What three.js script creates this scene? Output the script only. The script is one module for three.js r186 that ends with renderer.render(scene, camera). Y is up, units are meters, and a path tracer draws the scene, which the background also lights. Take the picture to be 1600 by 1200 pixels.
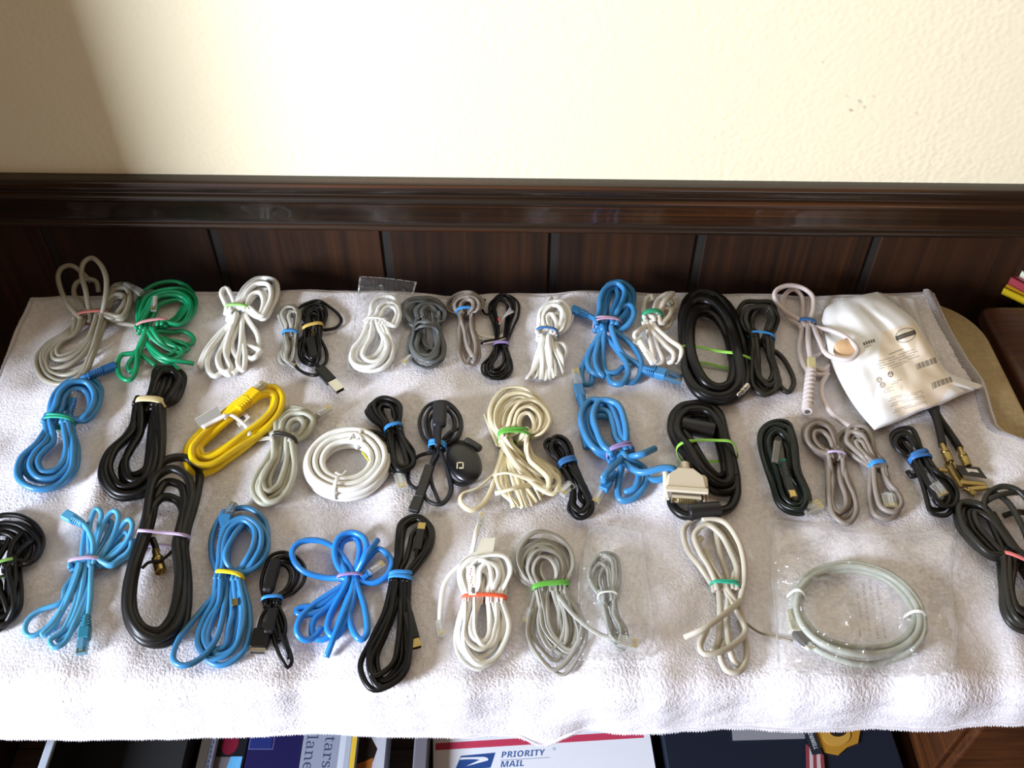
import * as THREE from 'three';
import { RoundedBoxGeometry } from 'three/addons/geometries/RoundedBoxGeometry.js';
import { mergeGeometries, mergeVertices } from 'three/addons/utils/BufferGeometryUtils.js';
import { ImprovedNoise } from 'three/addons/math/ImprovedNoise.js';
import { RectAreaLightUniformsLib } from 'three/addons/lights/RectAreaLightUniformsLib.js';

// ---------- camera, light and exposure ----------
const scene = new THREE.Scene();
const PITCH = THREE.MathUtils.degToRad(46), FOCAL = 1500, EYE = new THREE.Vector3(0, 1.54, 0), TABLE_Y = 0.74;
const camera = new THREE.PerspectiveCamera(2 * Math.atan(600 / FOCAL) * 180 / Math.PI, 4 / 3, 0.05, 30);
camera.position.copy(EYE);
camera.rotation.x = -PITCH;
const renderer = new THREE.WebGLRenderer({ antialias: true });
renderer.toneMapping = THREE.LinearToneMapping;
renderer.toneMappingExposure = 0.45;
renderer.shadowMap.enabled = true;
RectAreaLightUniformsLib.init();
scene.background = new THREE.Color(0x8fa6c4);
const ROOM = { left: -2.0, right: 2.4, front: 2.5, top: 2.5 };
// the two windows: side window in the left wall, front window behind the camera to the right
const WIN1 = { z: 0.66, y: 1.38, w: 0.64, h: 0.95, light: 240, color: 0xe4edff };
const WIN2 = { x: 1.3, y: 1.8, w: 1.4, h: 0.5, light: 4.5, color: 0xf3f4ff };
const FILL_LAMP = { x: 1.3, y: 2.2, z: 0.9, light: 1.3, color: 0xffae58 };

function rectLight(color, intensity, w, h, pos, target) {
  const l = new THREE.RectAreaLight(color, intensity, w, h);
  l.position.copy(pos); l.lookAt(target); scene.add(l); return l;
}
rectLight(WIN1.color, WIN1.light, WIN1.w, WIN1.h, new THREE.Vector3(ROOM.left + 0.03, WIN1.y, WIN1.z), new THREE.Vector3(5, WIN1.y, WIN1.z));
rectLight(WIN2.color, WIN2.light, WIN2.w, WIN2.h, new THREE.Vector3(WIN2.x, WIN2.y, ROOM.front - 0.03), new THREE.Vector3(WIN2.x, WIN2.y, -5));

// ---------- helpers ----------
let seed = 7;
const rnd = () => { seed = (seed * 1664525 + 1013904223) >>> 0; return seed / 4294967296; };
const jit = (a) => (rnd() * 2 - 1) * a;
const perlin = new ImprovedNoise();
const V = (x, y, z) => new THREE.Vector3(x, y, z);
const lerp = THREE.MathUtils.lerp, clamp = THREE.MathUtils.clamp, smooth = THREE.MathUtils.smoothstep;
const names = {};
const numbered = (n) => { const k = names[n] = (names[n] ?? -1) + 1; return k ? n + '_' + String(k).padStart(3, '0') : n; };
function top(o, label, category, group) { o.name = numbered(o.name); o.userData.label = label; o.userData.category = category; if (group) o.userData.group = group; scene.add(o); return o; }
function struct(o, label) { o.userData.kind = 'structure'; if (label) o.userData.label = label; scene.add(o); return o; }
function mesh(name, geo, mat, parent) { const m = new THREE.Mesh(geo, mat); m.name = name; m.castShadow = m.receiveShadow = true; parent?.add(m); return m; }
function merge(list) { const g = mergeGeometries(list.map((x) => { const c = x.index ? x.toNonIndexed() : x; for (const k of Object.keys(c.attributes)) if (!['position', 'normal', 'uv'].includes(k)) c.deleteAttribute(k); return c; })); return g; }
const mats = {};
function M(color, rough = 0.45, opt = {}) {
  const key = color + rough + JSON.stringify(opt);
  return mats[key] ??= new THREE.MeshPhysicalMaterial({ color, roughness: rough, ...opt });
}
function canvasTex(w, h, draw, srgb = true) {
  const c = document.createElement('canvas'); c.width = w; c.height = h; draw(c.getContext('2d'), w, h);
  const t = new THREE.CanvasTexture(c); if (srgb) t.colorSpace = THREE.SRGBColorSpace; t.wrapS = t.wrapT = THREE.RepeatWrapping; return t;
}
function dataTex(n, f, srgb) {   // f(u, v) -> [r, g, b] 0..1, tiles
  const d = new Uint8Array(n * n * 4);
  for (let y = 0; y < n; y++) for (let x = 0; x < n; x++) { const c = f(x / n, y / n), o = (y * n + x) * 4; d[o] = clamp(c[0], 0, 1) * 255; d[o + 1] = clamp(c[1], 0, 1) * 255; d[o + 2] = clamp(c[2], 0, 1) * 255; d[o + 3] = 255; }
  const t = new THREE.DataTexture(d, n, n); t.magFilter = t.minFilter = THREE.LinearFilter; t.wrapS = t.wrapT = THREE.RepeatWrapping; if (srgb) t.colorSpace = THREE.SRGBColorSpace; t.needsUpdate = true; return t;
}
function tileNoise(u, v, fx, fy, s) {   // seamless in u and v
  const g = (a, b) => perlin.noise(a * fx, b * fy, s);
  const wu = smooth(u, 0, 1), wv = smooth(v, 0, 1);
  return lerp(lerp(g(u + 1, v + 1), g(u, v + 1), wu), lerp(g(u + 1, v), g(u, v), wu), wv);
}
// a pixel of the photograph measured onto the horizontal plane at height y
function W(px, py, y) {
  const dx = (px - 800) / FOCAL, dy = (600 - py) / FOCAL, c = Math.cos(PITCH), s = Math.sin(PITCH);
  const d = V(dx, dy * c - s, -dy * s - c), t = (y - EYE.y) / d.y;
  return d.multiplyScalar(t).add(EYE);
}
const pxm = (py) => { const p = W(800, py, TABLE_Y), a = p.clone().sub(EYE).length() * Math.cos(Math.atan((py - 600) / FOCAL)); return a / FOCAL; };   // metres per pixel on the table top
// height of the towel's pile above the table top
const FRONT = W(800, 1075, TABLE_Y).z, BACK = W(800, 462, TABLE_Y).z;
const ridge = (t) => Math.exp(-t * t);
function towelH(x, z) {
  const a = x * 0.8 + z * 0.6, b = -x * 0.6 + z * 0.8, wx = x + 0.05 * perlin.noise(z * 6, x * 6, 3.3);
  let h = perlin.noise(a * 6, b * 4, 1.3) * 0.009 + perlin.noise(wx * 15, z * 8, 4.1) * 0.009 + perlin.noise(a * 24, b * 13, 6.1) * 0.0035 + perlin.noise(x * 34, z * 30, 8.2) * 0.0016;
  h += 0.010 * Math.max(0, perlin.noise(wx * 11 + z * 4, z * 3 - wx * 2, 2.2));
  return 0.0135 + h;
}
function S(px, py, h = 0) {
  let y = TABLE_Y + 0.01 + h, p = W(px, py, y);
  for (let i = 0; i < 4; i++) { y = TABLE_Y + towelH(p.x, p.z) + h; p = W(px, py, y); }
  return p;
}
// sweep an ellipse (a wide, b thick) along points; wide(i) gives the direction of the wide axis, default level with the table
function sweep(pts, a, b = a, { closed = false, wide = null, sides = 8, roll = 0, taper = null } = {}) {
  const n = pts.length, pos = [], idx = [], uv = []; let B = V(1, 0, 0), len = 0;
  for (let i = 0; i < n; i++) {
    const p0 = pts[closed ? (i - 1 + n) % n : Math.max(0, i - 1)], p1 = pts[closed ? (i + 1) % n : Math.min(n - 1, i + 1)], T = p1.clone().sub(p0).normalize();
    let c = wide ? wide(i).clone().addScaledVector(T, -wide(i).dot(T)) : T.clone().cross(V(0, 1, 0));
    if (c.length() > 0.08) { c.normalize(); B = c; } else B = B.clone().addScaledVector(T, -B.dot(T)).normalize();
    const N = B.clone().cross(T); const k = taper ? taper(i / (n - 1)) : 1;
    if (i) len += pts[i].distanceTo(pts[i - 1]);
    const ro = typeof roll === 'function' ? roll(i / (n - 1)) : roll, cr = Math.cos(ro), sr = Math.sin(ro);
    for (let j = 0; j < sides; j++) {
      const t = j / sides * Math.PI * 2, u = Math.cos(t) * a * k, v = Math.sin(t) * b * k, uu = u * cr - v * sr, vv = u * sr + v * cr;
      pos.push(pts[i].x + B.x * uu + N.x * vv, pts[i].y + B.y * uu + N.y * vv, pts[i].z + B.z * uu + N.z * vv); uv.push(len, j / sides);
    }
  }
  const m = closed ? n : n - 1;
  for (let i = 0; i < m; i++) for (let j = 0; j < sides; j++) {
    const k = (i + 1) % n, q = (j + 1) % sides; idx.push(i * sides + j, i * sides + q, k * sides + j, k * sides + j, i * sides + q, k * sides + q);
  }
  if (!closed) for (const [at, flip] of [[0, 0], [n - 1, 1]]) {
    const c = pos.length / 3; pos.push(pts[at].x, pts[at].y, pts[at].z); uv.push(0, 0);
    for (let j = 0; j < sides; j++) { const q = (j + 1) % sides; flip ? idx.push(at * sides + j, at * sides + q, c) : idx.push(at * sides + q, at * sides + j, c); }
  }
  const g = new THREE.BufferGeometry();
  g.setAttribute('position', new THREE.Float32BufferAttribute(pos, 3)); g.setAttribute('uv', new THREE.Float32BufferAttribute(uv, 2)); g.setIndex(idx); g.computeVertexNormals();
  return g;
}
function curve(pts, closed = false, step = 0.003) {
  const c = new THREE.CatmullRomCurve3(pts, closed, 'centripetal'), n = Math.max(closed ? 24 : 6, Math.min(400, Math.ceil(c.getLength() / step)));
  const p = c.getSpacedPoints(n); if (closed) p.pop(); return p;
}
function resample(flat, n, closed = false) {   // flat px list -> n points [x, y]
  const p = []; for (let i = 0; i < flat.length; i += 2) p.push(V(flat[i], flat[i + 1], 0));
  const q = new THREE.CatmullRomCurve3(p, closed, 'centripetal').getSpacedPoints(closed ? n : n - 1); if (closed) q.pop();
  return q.map((v) => [v.x, v.y]);
}
const spin = (g, dir, at, up = V(0, 1, 0)) => {   // local +x along dir, y up
  const x = dir.clone().normalize(), z = x.clone().cross(up).normalize(), y = z.clone().cross(x);
  return g.applyMatrix4(new THREE.Matrix4().makeBasis(x, y, z).setPosition(at));
};
const rbox = (l, h, w, r, x = 0, y = 0, z = 0, seg = 2) => new RoundedBoxGeometry(l, h, w, seg, Math.min(r, l * 0.49, h * 0.49, w * 0.49)).translate(x, y, z);
const box = (l, h, w, x = 0, y = 0, z = 0) => new THREE.BoxGeometry(l, h, w).translate(x, y, z);
const cyl = (r0, r1, l, x = 0, y = 0, z = 0, n = 20) => new THREE.CylinderGeometry(r1, r0, l, n).rotateZ(-Math.PI / 2).translate(x, y, z);   // along +x, r0 at the rear
const lathe = (prof, n = 24) => new THREE.LatheGeometry(prof.map(([x, r]) => new THREE.Vector2(Math.max(r, 1e-5), x)), n).rotateZ(-Math.PI / 2);   // [x, radius], along +x
// a closed sheet with four drawn sides: u along top/bottom, v down
function coons(topL, rightL, bottomL, leftL, nu, nv) {
  const T = resample(topL, nu + 1), Bm = resample(bottomL, nu + 1), L = resample(leftL, nv + 1), R = resample(rightL, nv + 1);
  return (i, j) => { const u = i / nu, v = j / nv, o = [0, 1].map((k) => (1 - v) * T[i][k] + v * Bm[i][k] + (1 - u) * L[j][k] + u * R[j][k] - ((1 - u) * (1 - v) * T[0][k] + u * (1 - v) * T[nu][k] + (1 - u) * v * Bm[0][k] + u * v * Bm[nu][k])); return o; };
}
function grid(nu, nv, f, uvf) {
  const pos = [], uv = [], idx = [];
  for (let j = 0; j <= nv; j++) for (let i = 0; i <= nu; i++) { const p = f(i, j); pos.push(p.x, p.y, p.z); const q = uvf ? uvf(i / nu, j / nv, p) : [i / nu, 1 - j / nv]; uv.push(q[0], q[1]); }
  for (let j = 0; j < nv; j++) for (let i = 0; i < nu; i++) { const a = j * (nu + 1) + i, b = a + 1, c = a + nu + 1, d = c + 1; idx.push(a, c, b, b, c, d); }
  const g = new THREE.BufferGeometry(); g.setAttribute('position', new THREE.Float32BufferAttribute(pos, 3)); g.setAttribute('uv', new THREE.Float32BufferAttribute(uv, 2)); g.setIndex(idx); g.computeVertexNormals(); return g;
}

// ---------- surfaces ----------
const woodTex = (base, dark, lightc, sx = 1) => dataTex(512, (u, v) => {
  const n = tileNoise(u, v, 2, 42, 3.1) * 0.6 + tileNoise(u, v, 5, 130, 7.7) * 0.45 + tileNoise(u, v, 3, 6, 1.2) * 0.5, t = clamp(0.5 + n, 0, 1);
  return [0, 1, 2].map((k) => t < 0.5 ? lerp(dark[k], base[k], t * 2) : lerp(base[k], lightc[k], t * 2 - 1));
}, true);
const railTex = woodTex([0.13, 0.072, 0.027], [0.075, 0.041, 0.017], [0.3, 0.155, 0.045]);
const panelTex = woodTex([0.165, 0.092, 0.038], [0.11, 0.06, 0.025], [0.24, 0.135, 0.055]);
const brownTex = woodTex([0.3, 0.165, 0.072], [0.22, 0.118, 0.052], [0.37, 0.215, 0.098]);
const rep = (t, x, y, turn = 0) => { const c = t.clone(); c.repeat.set(x, y); c.rotation = turn; c.needsUpdate = true; return c; };
const railMat = new THREE.MeshPhysicalMaterial({ map: railTex, roughness: 0.46, specularIntensity: 0.5, clearcoat: 0.8, clearcoatRoughness: 0.1 });
const panelMat = new THREE.MeshPhysicalMaterial({ map: panelTex, roughness: 0.6, specularIntensity: 0.5, clearcoat: 0.12, clearcoatRoughness: 0.35 });
const brownMat = new THREE.MeshPhysicalMaterial({ map: brownTex, roughness: 0.4, clearcoat: 0.3, clearcoatRoughness: 0.3 });
const grooveMat = M(0x17110b, 0.8);
const peel = dataTex(512, (u, v) => { const h = 0.5 + tileNoise(u, v, 40, 40, 2.2) * 0.5 + tileNoise(u, v, 14, 14, 5.2) * 0.35; return [h, h, h]; });
const plasterTex = canvasTex(2048, 1024, (g, w, h) => {   // 3.4 x 1.7 m of cream paint with a few old scuffs
  g.fillStyle = '#f1e5c2'; g.fillRect(0, 0, w, h);
  const mm = w / 3400, spot = (x, y, a, b, c) => { g.fillStyle = c; g.beginPath(); g.ellipse(w / 2 + x * mm, h - y * mm, a * mm, b * mm, 0.5, 0, 7); g.fill(); };
  for (const [x, y, a, b, c] of [[381, 95, 2.6, 1.1, 'rgba(105,98,88,.65)'], [388, 106, 3.6, 1.3, 'rgba(150,144,132,.55)'], [395, 99, 2.2, 1, 'rgba(150,132,108,.5)'], [455, 92, 3, 1, 'rgba(190,172,145,.5)'], [336, 152, 2, 1, 'rgba(195,178,150,.6)'], [372, 112, 2, 0.8, 'rgba(195,178,150,.5)'], [402, 112, 2.6, 0.9, 'rgba(195,178,150,.5)']]) spot(x, y, a, b, c);
});
const peelMap = rep(peel, 14, 7), plainWall = new THREE.MeshPhysicalMaterial({ color: 0x644a2e, roughness: 0.75 });
const plasterMat = new THREE.MeshPhysicalMaterial({ map: plasterTex, roughness: 0.75, bumpMap: peelMap, bumpScale: 0.0005 });

// ---------- the room ----------
const RAIL_TOP = 0.883, RAIL_BOTTOM = 0.811;
const wallBack = new THREE.Group(); wallBack.name = 'wall_back'; wallBack.position.set(0, 0, -0.978); wallBack.rotation.y = -0.0197;
struct(wallBack, 'cream painted plaster above a dark stained panelled dado');
{
  const pl = new THREE.PlaneGeometry(3.4, 1.7).translate(0, RAIL_TOP + 0.85, 0);
  mesh('plaster', merge([pl]), plasterMat, wallBack);
  mesh('plaster', merge([box(1.6, 2.7, 0.12, -2.5, 1.25, -0.06), box(1.6, 2.7, 0.12, 2.5, 1.25, -0.06), box(3.4, 1.8, 0.12, 0, RAIL_TOP + 0.85, -0.061)]), plainWall, wallBack);
  mesh('backing', box(3.4, RAIL_TOP, 0.12, 0, RAIL_TOP / 2, -0.06), grooveMat, wallBack);
  // boards of the dado, each its own piece, with a dark sunk joint between
  const joints = [-1.02, -0.808, -0.594, -0.379, -0.1612, 0.0525, 0.237, 0.457, 0.67, 0.885, 1.1];
  const pg = {};
  for (let i = 0; i + 1 < joints.length; i++) {
    const w = joints[i + 1] - joints[i] - 0.011, g = rbox(w, RAIL_BOTTOM - 0.06, 0.008, 0.0025, (joints[i] + joints[i + 1]) / 2, RAIL_BOTTOM / 2 + 0.03, -0.0005);
    const uv = g.attributes.uv, p = g.attributes.position; for (let k = 0; k < uv.count; k++) uv.setXY(k, p.getY(k) * 1.1 + i * 0.37, p.getX(k) * 1.6 + i * 0.23);
    mesh('panel', g, panelMat, wallBack);
  }
}
{ // moulded chair rail
  const prof = [[0, 0.883], [0.013, 0.883], [0.0165, 0.8805], [0.018, 0.876], [0.018, 0.8715], [0.0165, 0.869], [0.0135, 0.868], [0.0135, 0.8655], [0.0165, 0.8645], [0.0195, 0.862], [0.0205, 0.859], [0.0195, 0.856], [0.0165, 0.8535], [0.0125, 0.8525], [0.0118, 0.828], [0.0118, 0.8225], [0.014, 0.8215], [0.0168, 0.8195], [0.0175, 0.817], [0.0165, 0.8145], [0.014, 0.8125], [0.0105, 0.811], [0, 0.811]];
  const pos = [], uv = [], idx = []; let l = 0;
  prof.forEach(([z, y], i) => { if (i) l += Math.hypot(z - prof[i - 1][0], y - prof[i - 1][1]); for (const x of [-1.7, 1.7]) { pos.push(x, y, z); uv.push(x * 0.7, l * 3.4); } });
  for (let i = 0; i + 1 < prof.length; i++) { const a = i * 2; idx.push(a, a + 2, a + 1, a + 1, a + 2, a + 3); }
  const g = new THREE.BufferGeometry(); g.setAttribute('position', new THREE.Float32BufferAttribute(pos, 3)); g.setAttribute('uv', new THREE.Float32BufferAttribute(uv, 2)); g.setIndex(idx); g.computeVertexNormals();
  const t = mesh('trim_1', g, railMat); t.position.copy(wallBack.position); t.rotation.copy(wallBack.rotation); struct(t, 'dark stained moulded chair rail along the cream wall');
}
const floorTex = woodTex([0.2, 0.14, 0.1], [0.13, 0.09, 0.06], [0.27, 0.19, 0.13]);
{
  const fl = new THREE.Group(); fl.name = 'floor'; struct(fl, 'dark wooden board floor');
  mesh('subfloor', box(5.3, 0.1, 3.7, -0.1, -0.062, 0.75), grooveMat, fl);
  const fm = new THREE.MeshPhysicalMaterial({ map: floorTex, roughness: 0.5 });
  for (let i = 0; i < 31; i++) { const z = -1.02 + i * 0.12 - 0.06, g = box(5.3, 0.012, 0.118, -0.1, -0.006, z), uv = g.attributes.uv; for (let k = 0; k < uv.count; k++) uv.setXY(k, uv.getX(k) * 4 + i * 0.31, uv.getY(k) * 0.2 + i * 0.17); mesh('plank', g, fm, fl); }
}
struct(mesh('ceiling', box(5.5, 0.1, 3.9, -0.1, ROOM.top + 0.05, 0.75), M(0x85755c, 0.9)));
function openWall(name, len, o, place) {   // wall along local x, opening [x0, x1, y0, y1], inner face at local z = 0
  const [x0, x1, y0, y1] = o, h = ROOM.top, t = 0.14, parts = [box(x0 + len / 2, h, t, (x0 - len / 2) / 2, h / 2, -t / 2), box(len / 2 - x1, h, t, (x1 + len / 2) / 2, h / 2, -t / 2), box(x1 - x0, y0, t, (x0 + x1) / 2, y0 / 2, -t / 2), box(x1 - x0, h - y1, t, (x0 + x1) / 2, (h + y1) / 2, -t / 2)];
  const m = mesh(name, merge(parts), plainWall); place(m); struct(m);
}
function windowUnit(name, w, h, place, glow, color) {
  const g = new THREE.Group(); g.name = name; place(g); struct(g, 'sash window with a glowing sheer blind');
  const f = M(0xf2efe8, 0.5);
  mesh('window_frame', merge([box(w + 0.12, 0.07, 0.05, 0, h / 2 + 0.035, 0), box(w + 0.12, 0.07, 0.05, 0, -h / 2 - 0.035, 0), box(0.06, h, 0.05, -w / 2 - 0.03, 0, 0), box(0.06, h, 0.05, w / 2 + 0.03, 0, 0)]), f, g);
  mesh('window_sill', rbox(w + 0.2, 0.03, 0.12, 0.008, 0, -h / 2 - 0.085, 0.03), f, g);
  mesh('window_pane', box(w, h, 0.004, 0, 0, -0.07), M(0xffffff, 0.02, { transmission: 1, thickness: 0 }), g);
  mesh('window_blind', box(w, h, 0.002, 0, 0, 0), new THREE.MeshStandardMaterial({ color: 0xffffff, roughness: 1, emissive: color, emissiveIntensity: glow }), g);
}
const ZM = (ROOM.front - 1.1) / 2, LEN_Z = ROOM.front + 1.1, XM = (ROOM.left + ROOM.right) / 2, LEN_X = ROOM.right - ROOM.left;
openWall('wall_left', LEN_Z, [-(WIN1.z - ZM) - WIN1.w / 2, -(WIN1.z - ZM) + WIN1.w / 2, WIN1.y - WIN1.h / 2, WIN1.y + WIN1.h / 2], (m) => { m.rotation.y = Math.PI / 2; m.position.set(ROOM.left, 0, ZM); });
windowUnit('window_1', WIN1.w, WIN1.h, (g) => { g.rotation.y = Math.PI / 2; g.position.set(ROOM.left, WIN1.y, WIN1.z); }, 1.5, WIN1.color);
openWall('wall_front', LEN_X, [-(WIN2.x - XM) - WIN2.w / 2, -(WIN2.x - XM) + WIN2.w / 2, WIN2.y - WIN2.h / 2, WIN2.y + WIN2.h / 2], (m) => { m.rotation.y = Math.PI; m.position.set(XM, 0, ROOM.front); });
windowUnit('window_2', WIN2.w, WIN2.h, (g) => { g.rotation.y = Math.PI; g.position.set(WIN2.x, WIN2.y, ROOM.front); }, 1.2, WIN2.color);
{ const m = mesh('wall_right', box(LEN_Z, ROOM.top, 0.14, 0, ROOM.top / 2, -0.07), plainWall); m.rotation.y = -Math.PI / 2; m.position.set(ROOM.right, 0, ZM); struct(m); }

// unseen pendant lamp, added as warm fill behind the camera on the right
if (FILL_LAMP.light) {
  const o = new THREE.Group(); o.name = 'added_fill_lamp'; o.position.set(FILL_LAMP.x, FILL_LAMP.y, FILL_LAMP.z); top(o, 'added round white glass pendant lamp, unseen, giving warm fill light', 'lamp');
  mesh('fill_globe', new THREE.SphereGeometry(0.11, 32, 20), new THREE.MeshStandardMaterial({ color: 0xfff2dc, roughness: 0.6, emissive: FILL_LAMP.color, emissiveIntensity: 2 }), o);
  mesh('cord', cyl(0.004, 0.004, ROOM.top - FILL_LAMP.y - 0.1).rotateZ(Math.PI / 2).translate(0, 0.1 + (ROOM.top - FILL_LAMP.y - 0.1) / 2, 0), M(0xdddddd, 0.6), o);
  mesh('canopy', lathe([[0, 0], [0, 0.05], [0.02, 0.055], [0.025, 0]]).rotateZ(Math.PI / 2).translate(0, ROOM.top - FILL_LAMP.y - 0.025, 0), M(0xdddddd, 0.5), o);
  const p = new THREE.PointLight(FILL_LAMP.color, FILL_LAMP.light); p.position.copy(o.position); p.shadow.radius = 5; p.castShadow = true; scene.add(p);
}
{ // tall cupboard left of the frame; its front edge shades the corner of wall and table
  const o = new THREE.Group(); o.name = 'tall_cupboard'; o.position.set(-1.115, 0, -0.762); top(o, 'tall dark wooden cupboard standing left of the table against the wall', 'cupboard');
  mesh('carcass', rbox(0.62, 2.1, 0.42, 0.004, 0, 1.05, 0), railMat, o);
  for (const s of [-1, 1]) { const d = mesh('door', rbox(0.3, 1.98, 0.018, 0.004, s * 0.153, 1.05, 0.22), railMat, o); mesh('knob', lathe([[0, 0.006], [0.012, 0.006], [0.016, 0.014], [0.024, 0.013], [0.028, 0]]).rotateY(-Math.PI / 2).translate(s * 0.03, 1.05, 0.229), M(0x8a7a50, 0.3, { metalness: 1 }), d); }
}

// ---------- folding table and towel ----------
const TX0 = W(30, 560, TABLE_Y).x, TX1 = W(1528, 505, TABLE_Y).x;
{
  const o = new THREE.Group(); o.name = 'folding_table'; o.position.set((TX0 + TX1) / 2, 0, (FRONT + BACK) / 2); top(o, 'cream topped folding table with rounded corners under the towel', 'table');
  const w = TX1 - TX0, d = FRONT - BACK - 0.02, r = 0.075, s = new THREE.Shape();
  s.moveTo(-w / 2 + r, -d / 2); s.lineTo(w / 2 - r, -d / 2); s.absarc(w / 2 - r, -d / 2 + r, r, -Math.PI / 2, 0); s.lineTo(w / 2, d / 2 - r); s.absarc(w / 2 - r, d / 2 - r, r, 0, Math.PI / 2); s.lineTo(-w / 2 + r, d / 2); s.absarc(-w / 2 + r, d / 2 - r, r, Math.PI / 2, Math.PI); s.lineTo(-w / 2, -d / 2 + r); s.absarc(-w / 2 + r, -d / 2 + r, r, Math.PI, 1.5 * Math.PI);
  const speck = dataTex(256, (u, v) => { const n = 0.9 + tileNoise(u, v, 60, 60, 1.1) * 0.12 + tileNoise(u, v, 9, 9, 6.6) * 0.08; return [n * 0.70, n * 0.61, n * 0.43]; }, true); speck.repeat.set(3, 3);
  mesh('table_top', new THREE.ExtrudeGeometry(s, { depth: 0.03, bevelEnabled: true, bevelSize: 0.004, bevelThickness: 0.004, bevelSegments: 3, curveSegments: 12 }).rotateX(-Math.PI / 2).translate(0, TABLE_Y - 0.034, 0), new THREE.MeshPhysicalMaterial({ map: speck, roughness: 0.55 }), o);
  const lm = M(0x55524c, 0.4, { metalness: 0.7 });
  for (const x of [-1, 1]) for (const z of [-0.21, -0.07]) mesh('leg', sweep(curve([V(x * (w / 2 - 0.12), 0.0, z), V(x * (w / 2 - 0.12), 0.35, z), V(x * (w / 2 - 0.12), 0.706, z + 0.02)]), 0.012), lm, o);
  for (const x of [-1, 1]) mesh('brace', sweep(curve([V(x * (w / 2 - 0.12), 0.2, -0.21), V(x * (w / 2 - 0.12), 0.2, -0.07)]), 0.009), lm, o);
}
const towel = new THREE.Group(); towel.name = 'bath_towel'; towel.position.set(0, TABLE_Y, FRONT); top(towel, 'white terry bath towel spread over the table, hanging over its front edge', 'towel');
{
  // outline on the table: back edge, left and right sides; beyond the front edge it rolls over and hangs
  const back = (u) => { const x = lerp(48, 1458, u); return W(x, x < 250 ? lerp(466, 457, smooth(x, 48, 250)) : 457 + 3 * smooth(x, 250, 900) + 2 * Math.sin(x / 90), TABLE_Y + 0.008); };
  const left = resample([48, 466, 22, 520, 0, 585, -60, 760, -140, 960, -160, 1075], 41), right = resample([1458, 461, 1478, 505, 1505, 555, 1536, 595, 1549, 635, 1560, 668, 1600, 690, 1690, 740, 1770, 820, 1800, 960, 1810, 1075], 41);
  const LP = left.map(([x, y]) => W(x, y, TABLE_Y + 0.008)), RP = right.map(([x, y]) => W(x, y, TABLE_Y + 0.008));
  const sideX = (P, z) => { for (let i = 0; i + 1 < P.length; i++) if (z <= P[i + 1].z) { const t = clamp((z - P[i].z) / (P[i + 1].z - P[i].z), 0, 1); return lerp(P[i].x, P[i + 1].x, t); } return P[P.length - 1].x; };
  const NU = 470, NV = 190, NH = 46, R = 0.008;
  const hang = (x) => { const px = 800 + x * 1500 / 1.03; return 0.042 + 0.010 * smooth(-px, -1000, -820) + 0.004 * smooth(px, 0, 300) - 0.008 * smooth(px, 900, 1100) - 0.012 * smooth(px, 1250, 1600) + 0.009 * Math.exp(-(((px - 842) / 22) ** 2)) + 0.0010 * perlin.noise(px / 60, 3, 1) + 0.0008 * perlin.noise(px / 11, 9, 1); };
  const point = (i, j, lift) => {
    const u = i / NU;
    if (j <= NV) {
      const b = back(u), z = lerp(b.z, FRONT - R, j / NV), x = lerp(sideX(LP, z), sideX(RP, z), u);
      const edge = Math.min(1, u * NU / 3, (NU - i) / 3, (j + 0.4) / 3);
      return V(x, TABLE_Y + Math.max(0.003, (towelH(x, z) - 0.0028) * (0.45 + 0.55 * edge)) + lift, z);
    }
    const x = lerp(sideX(LP, FRONT), sideX(RP, FRONT), u), t = (j - NV) / NH, h0 = towelH(x, FRONT - R) - 0.0028 + lift, s = t * (hang(x) + R * 1.57);
    const sway = 0.004 * smooth(t, 0.1, 1) * (1 + 0.25 * perlin.noise(x * 7, 1.7, 0)) + 0.006 * smooth(t, 0.2, 1) * Math.exp(-(((x - 0.03) / 0.022) ** 2)) - 0.006 * smooth(t, 0.1, 0.8) * Math.exp(-(((x - 0.075) / 0.02) ** 2)) + 0.0012 * perlin.noise(x * 40, t * 4, 3);
    const rr = R + h0; if (s < R * 1.57) { const a = s / R; return V(x, TABLE_Y - R + Math.cos(a) * rr, FRONT - R + Math.sin(a) * rr + sway); }
    return V(x, TABLE_Y - R - (s - R * 1.57), FRONT + lerp(h0, 0.011, 0.6 * smooth(t, 0.2, 1)) + sway);
  };
  const terryH = dataTex(512, (u, v) => { const n = 0.5 + tileNoise(u, v, 44, 44, 1.7) * 0.7 + tileNoise(u, v, 110, 110, 3.4) * 0.35; return [n, n, n]; });
  const terryC = dataTex(256, (u, v) => { const n = 1 + tileNoise(u, v, 30, 30, 2.7) * 0.10; return [0.86 * n, 0.845 * n, 0.855 * n]; }, true);
  const towelMat = new THREE.MeshPhysicalMaterial({ map: terryC, roughness: 1, bumpMap: terryH, bumpScale: 0.0005, sheen: 0.3, sheenColor: 0xffffff, sheenRoughness: 0.8 });
  const uvf = (u, v, p) => { const t = (v * (NV + NH) - NV) / NH; return [p.x * 10, (t <= 0 ? p.z : FRONT - R + Math.min(R * 1.57, t * (hang(p.x) + R * 1.57)) * 2.3 + Math.max(0, t * (hang(p.x) + R * 1.57) - R * 1.57)) * 10]; };
  const up = grid(NU, NV + NH, (i, j) => point(i, j, 0), uvf), dn = grid(NU, NV + NH, (i, j) => { const p = point(i, j, -0.0015); return p; }, uvf); dn.index.array.reverse();
  // hem joining both faces
  const edge = []; const A = up.attributes.position, cols = NU + 1, rows = NV + NH + 1;
  for (let i = 0; i < cols; i++) edge.push(i); for (let j = 1; j < rows; j++) edge.push(j * cols + NU); for (let i = NU - 1; i >= 0; i--) edge.push((rows - 1) * cols + i); for (let j = rows - 2; j > 0; j--) edge.push(j * cols);
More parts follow.
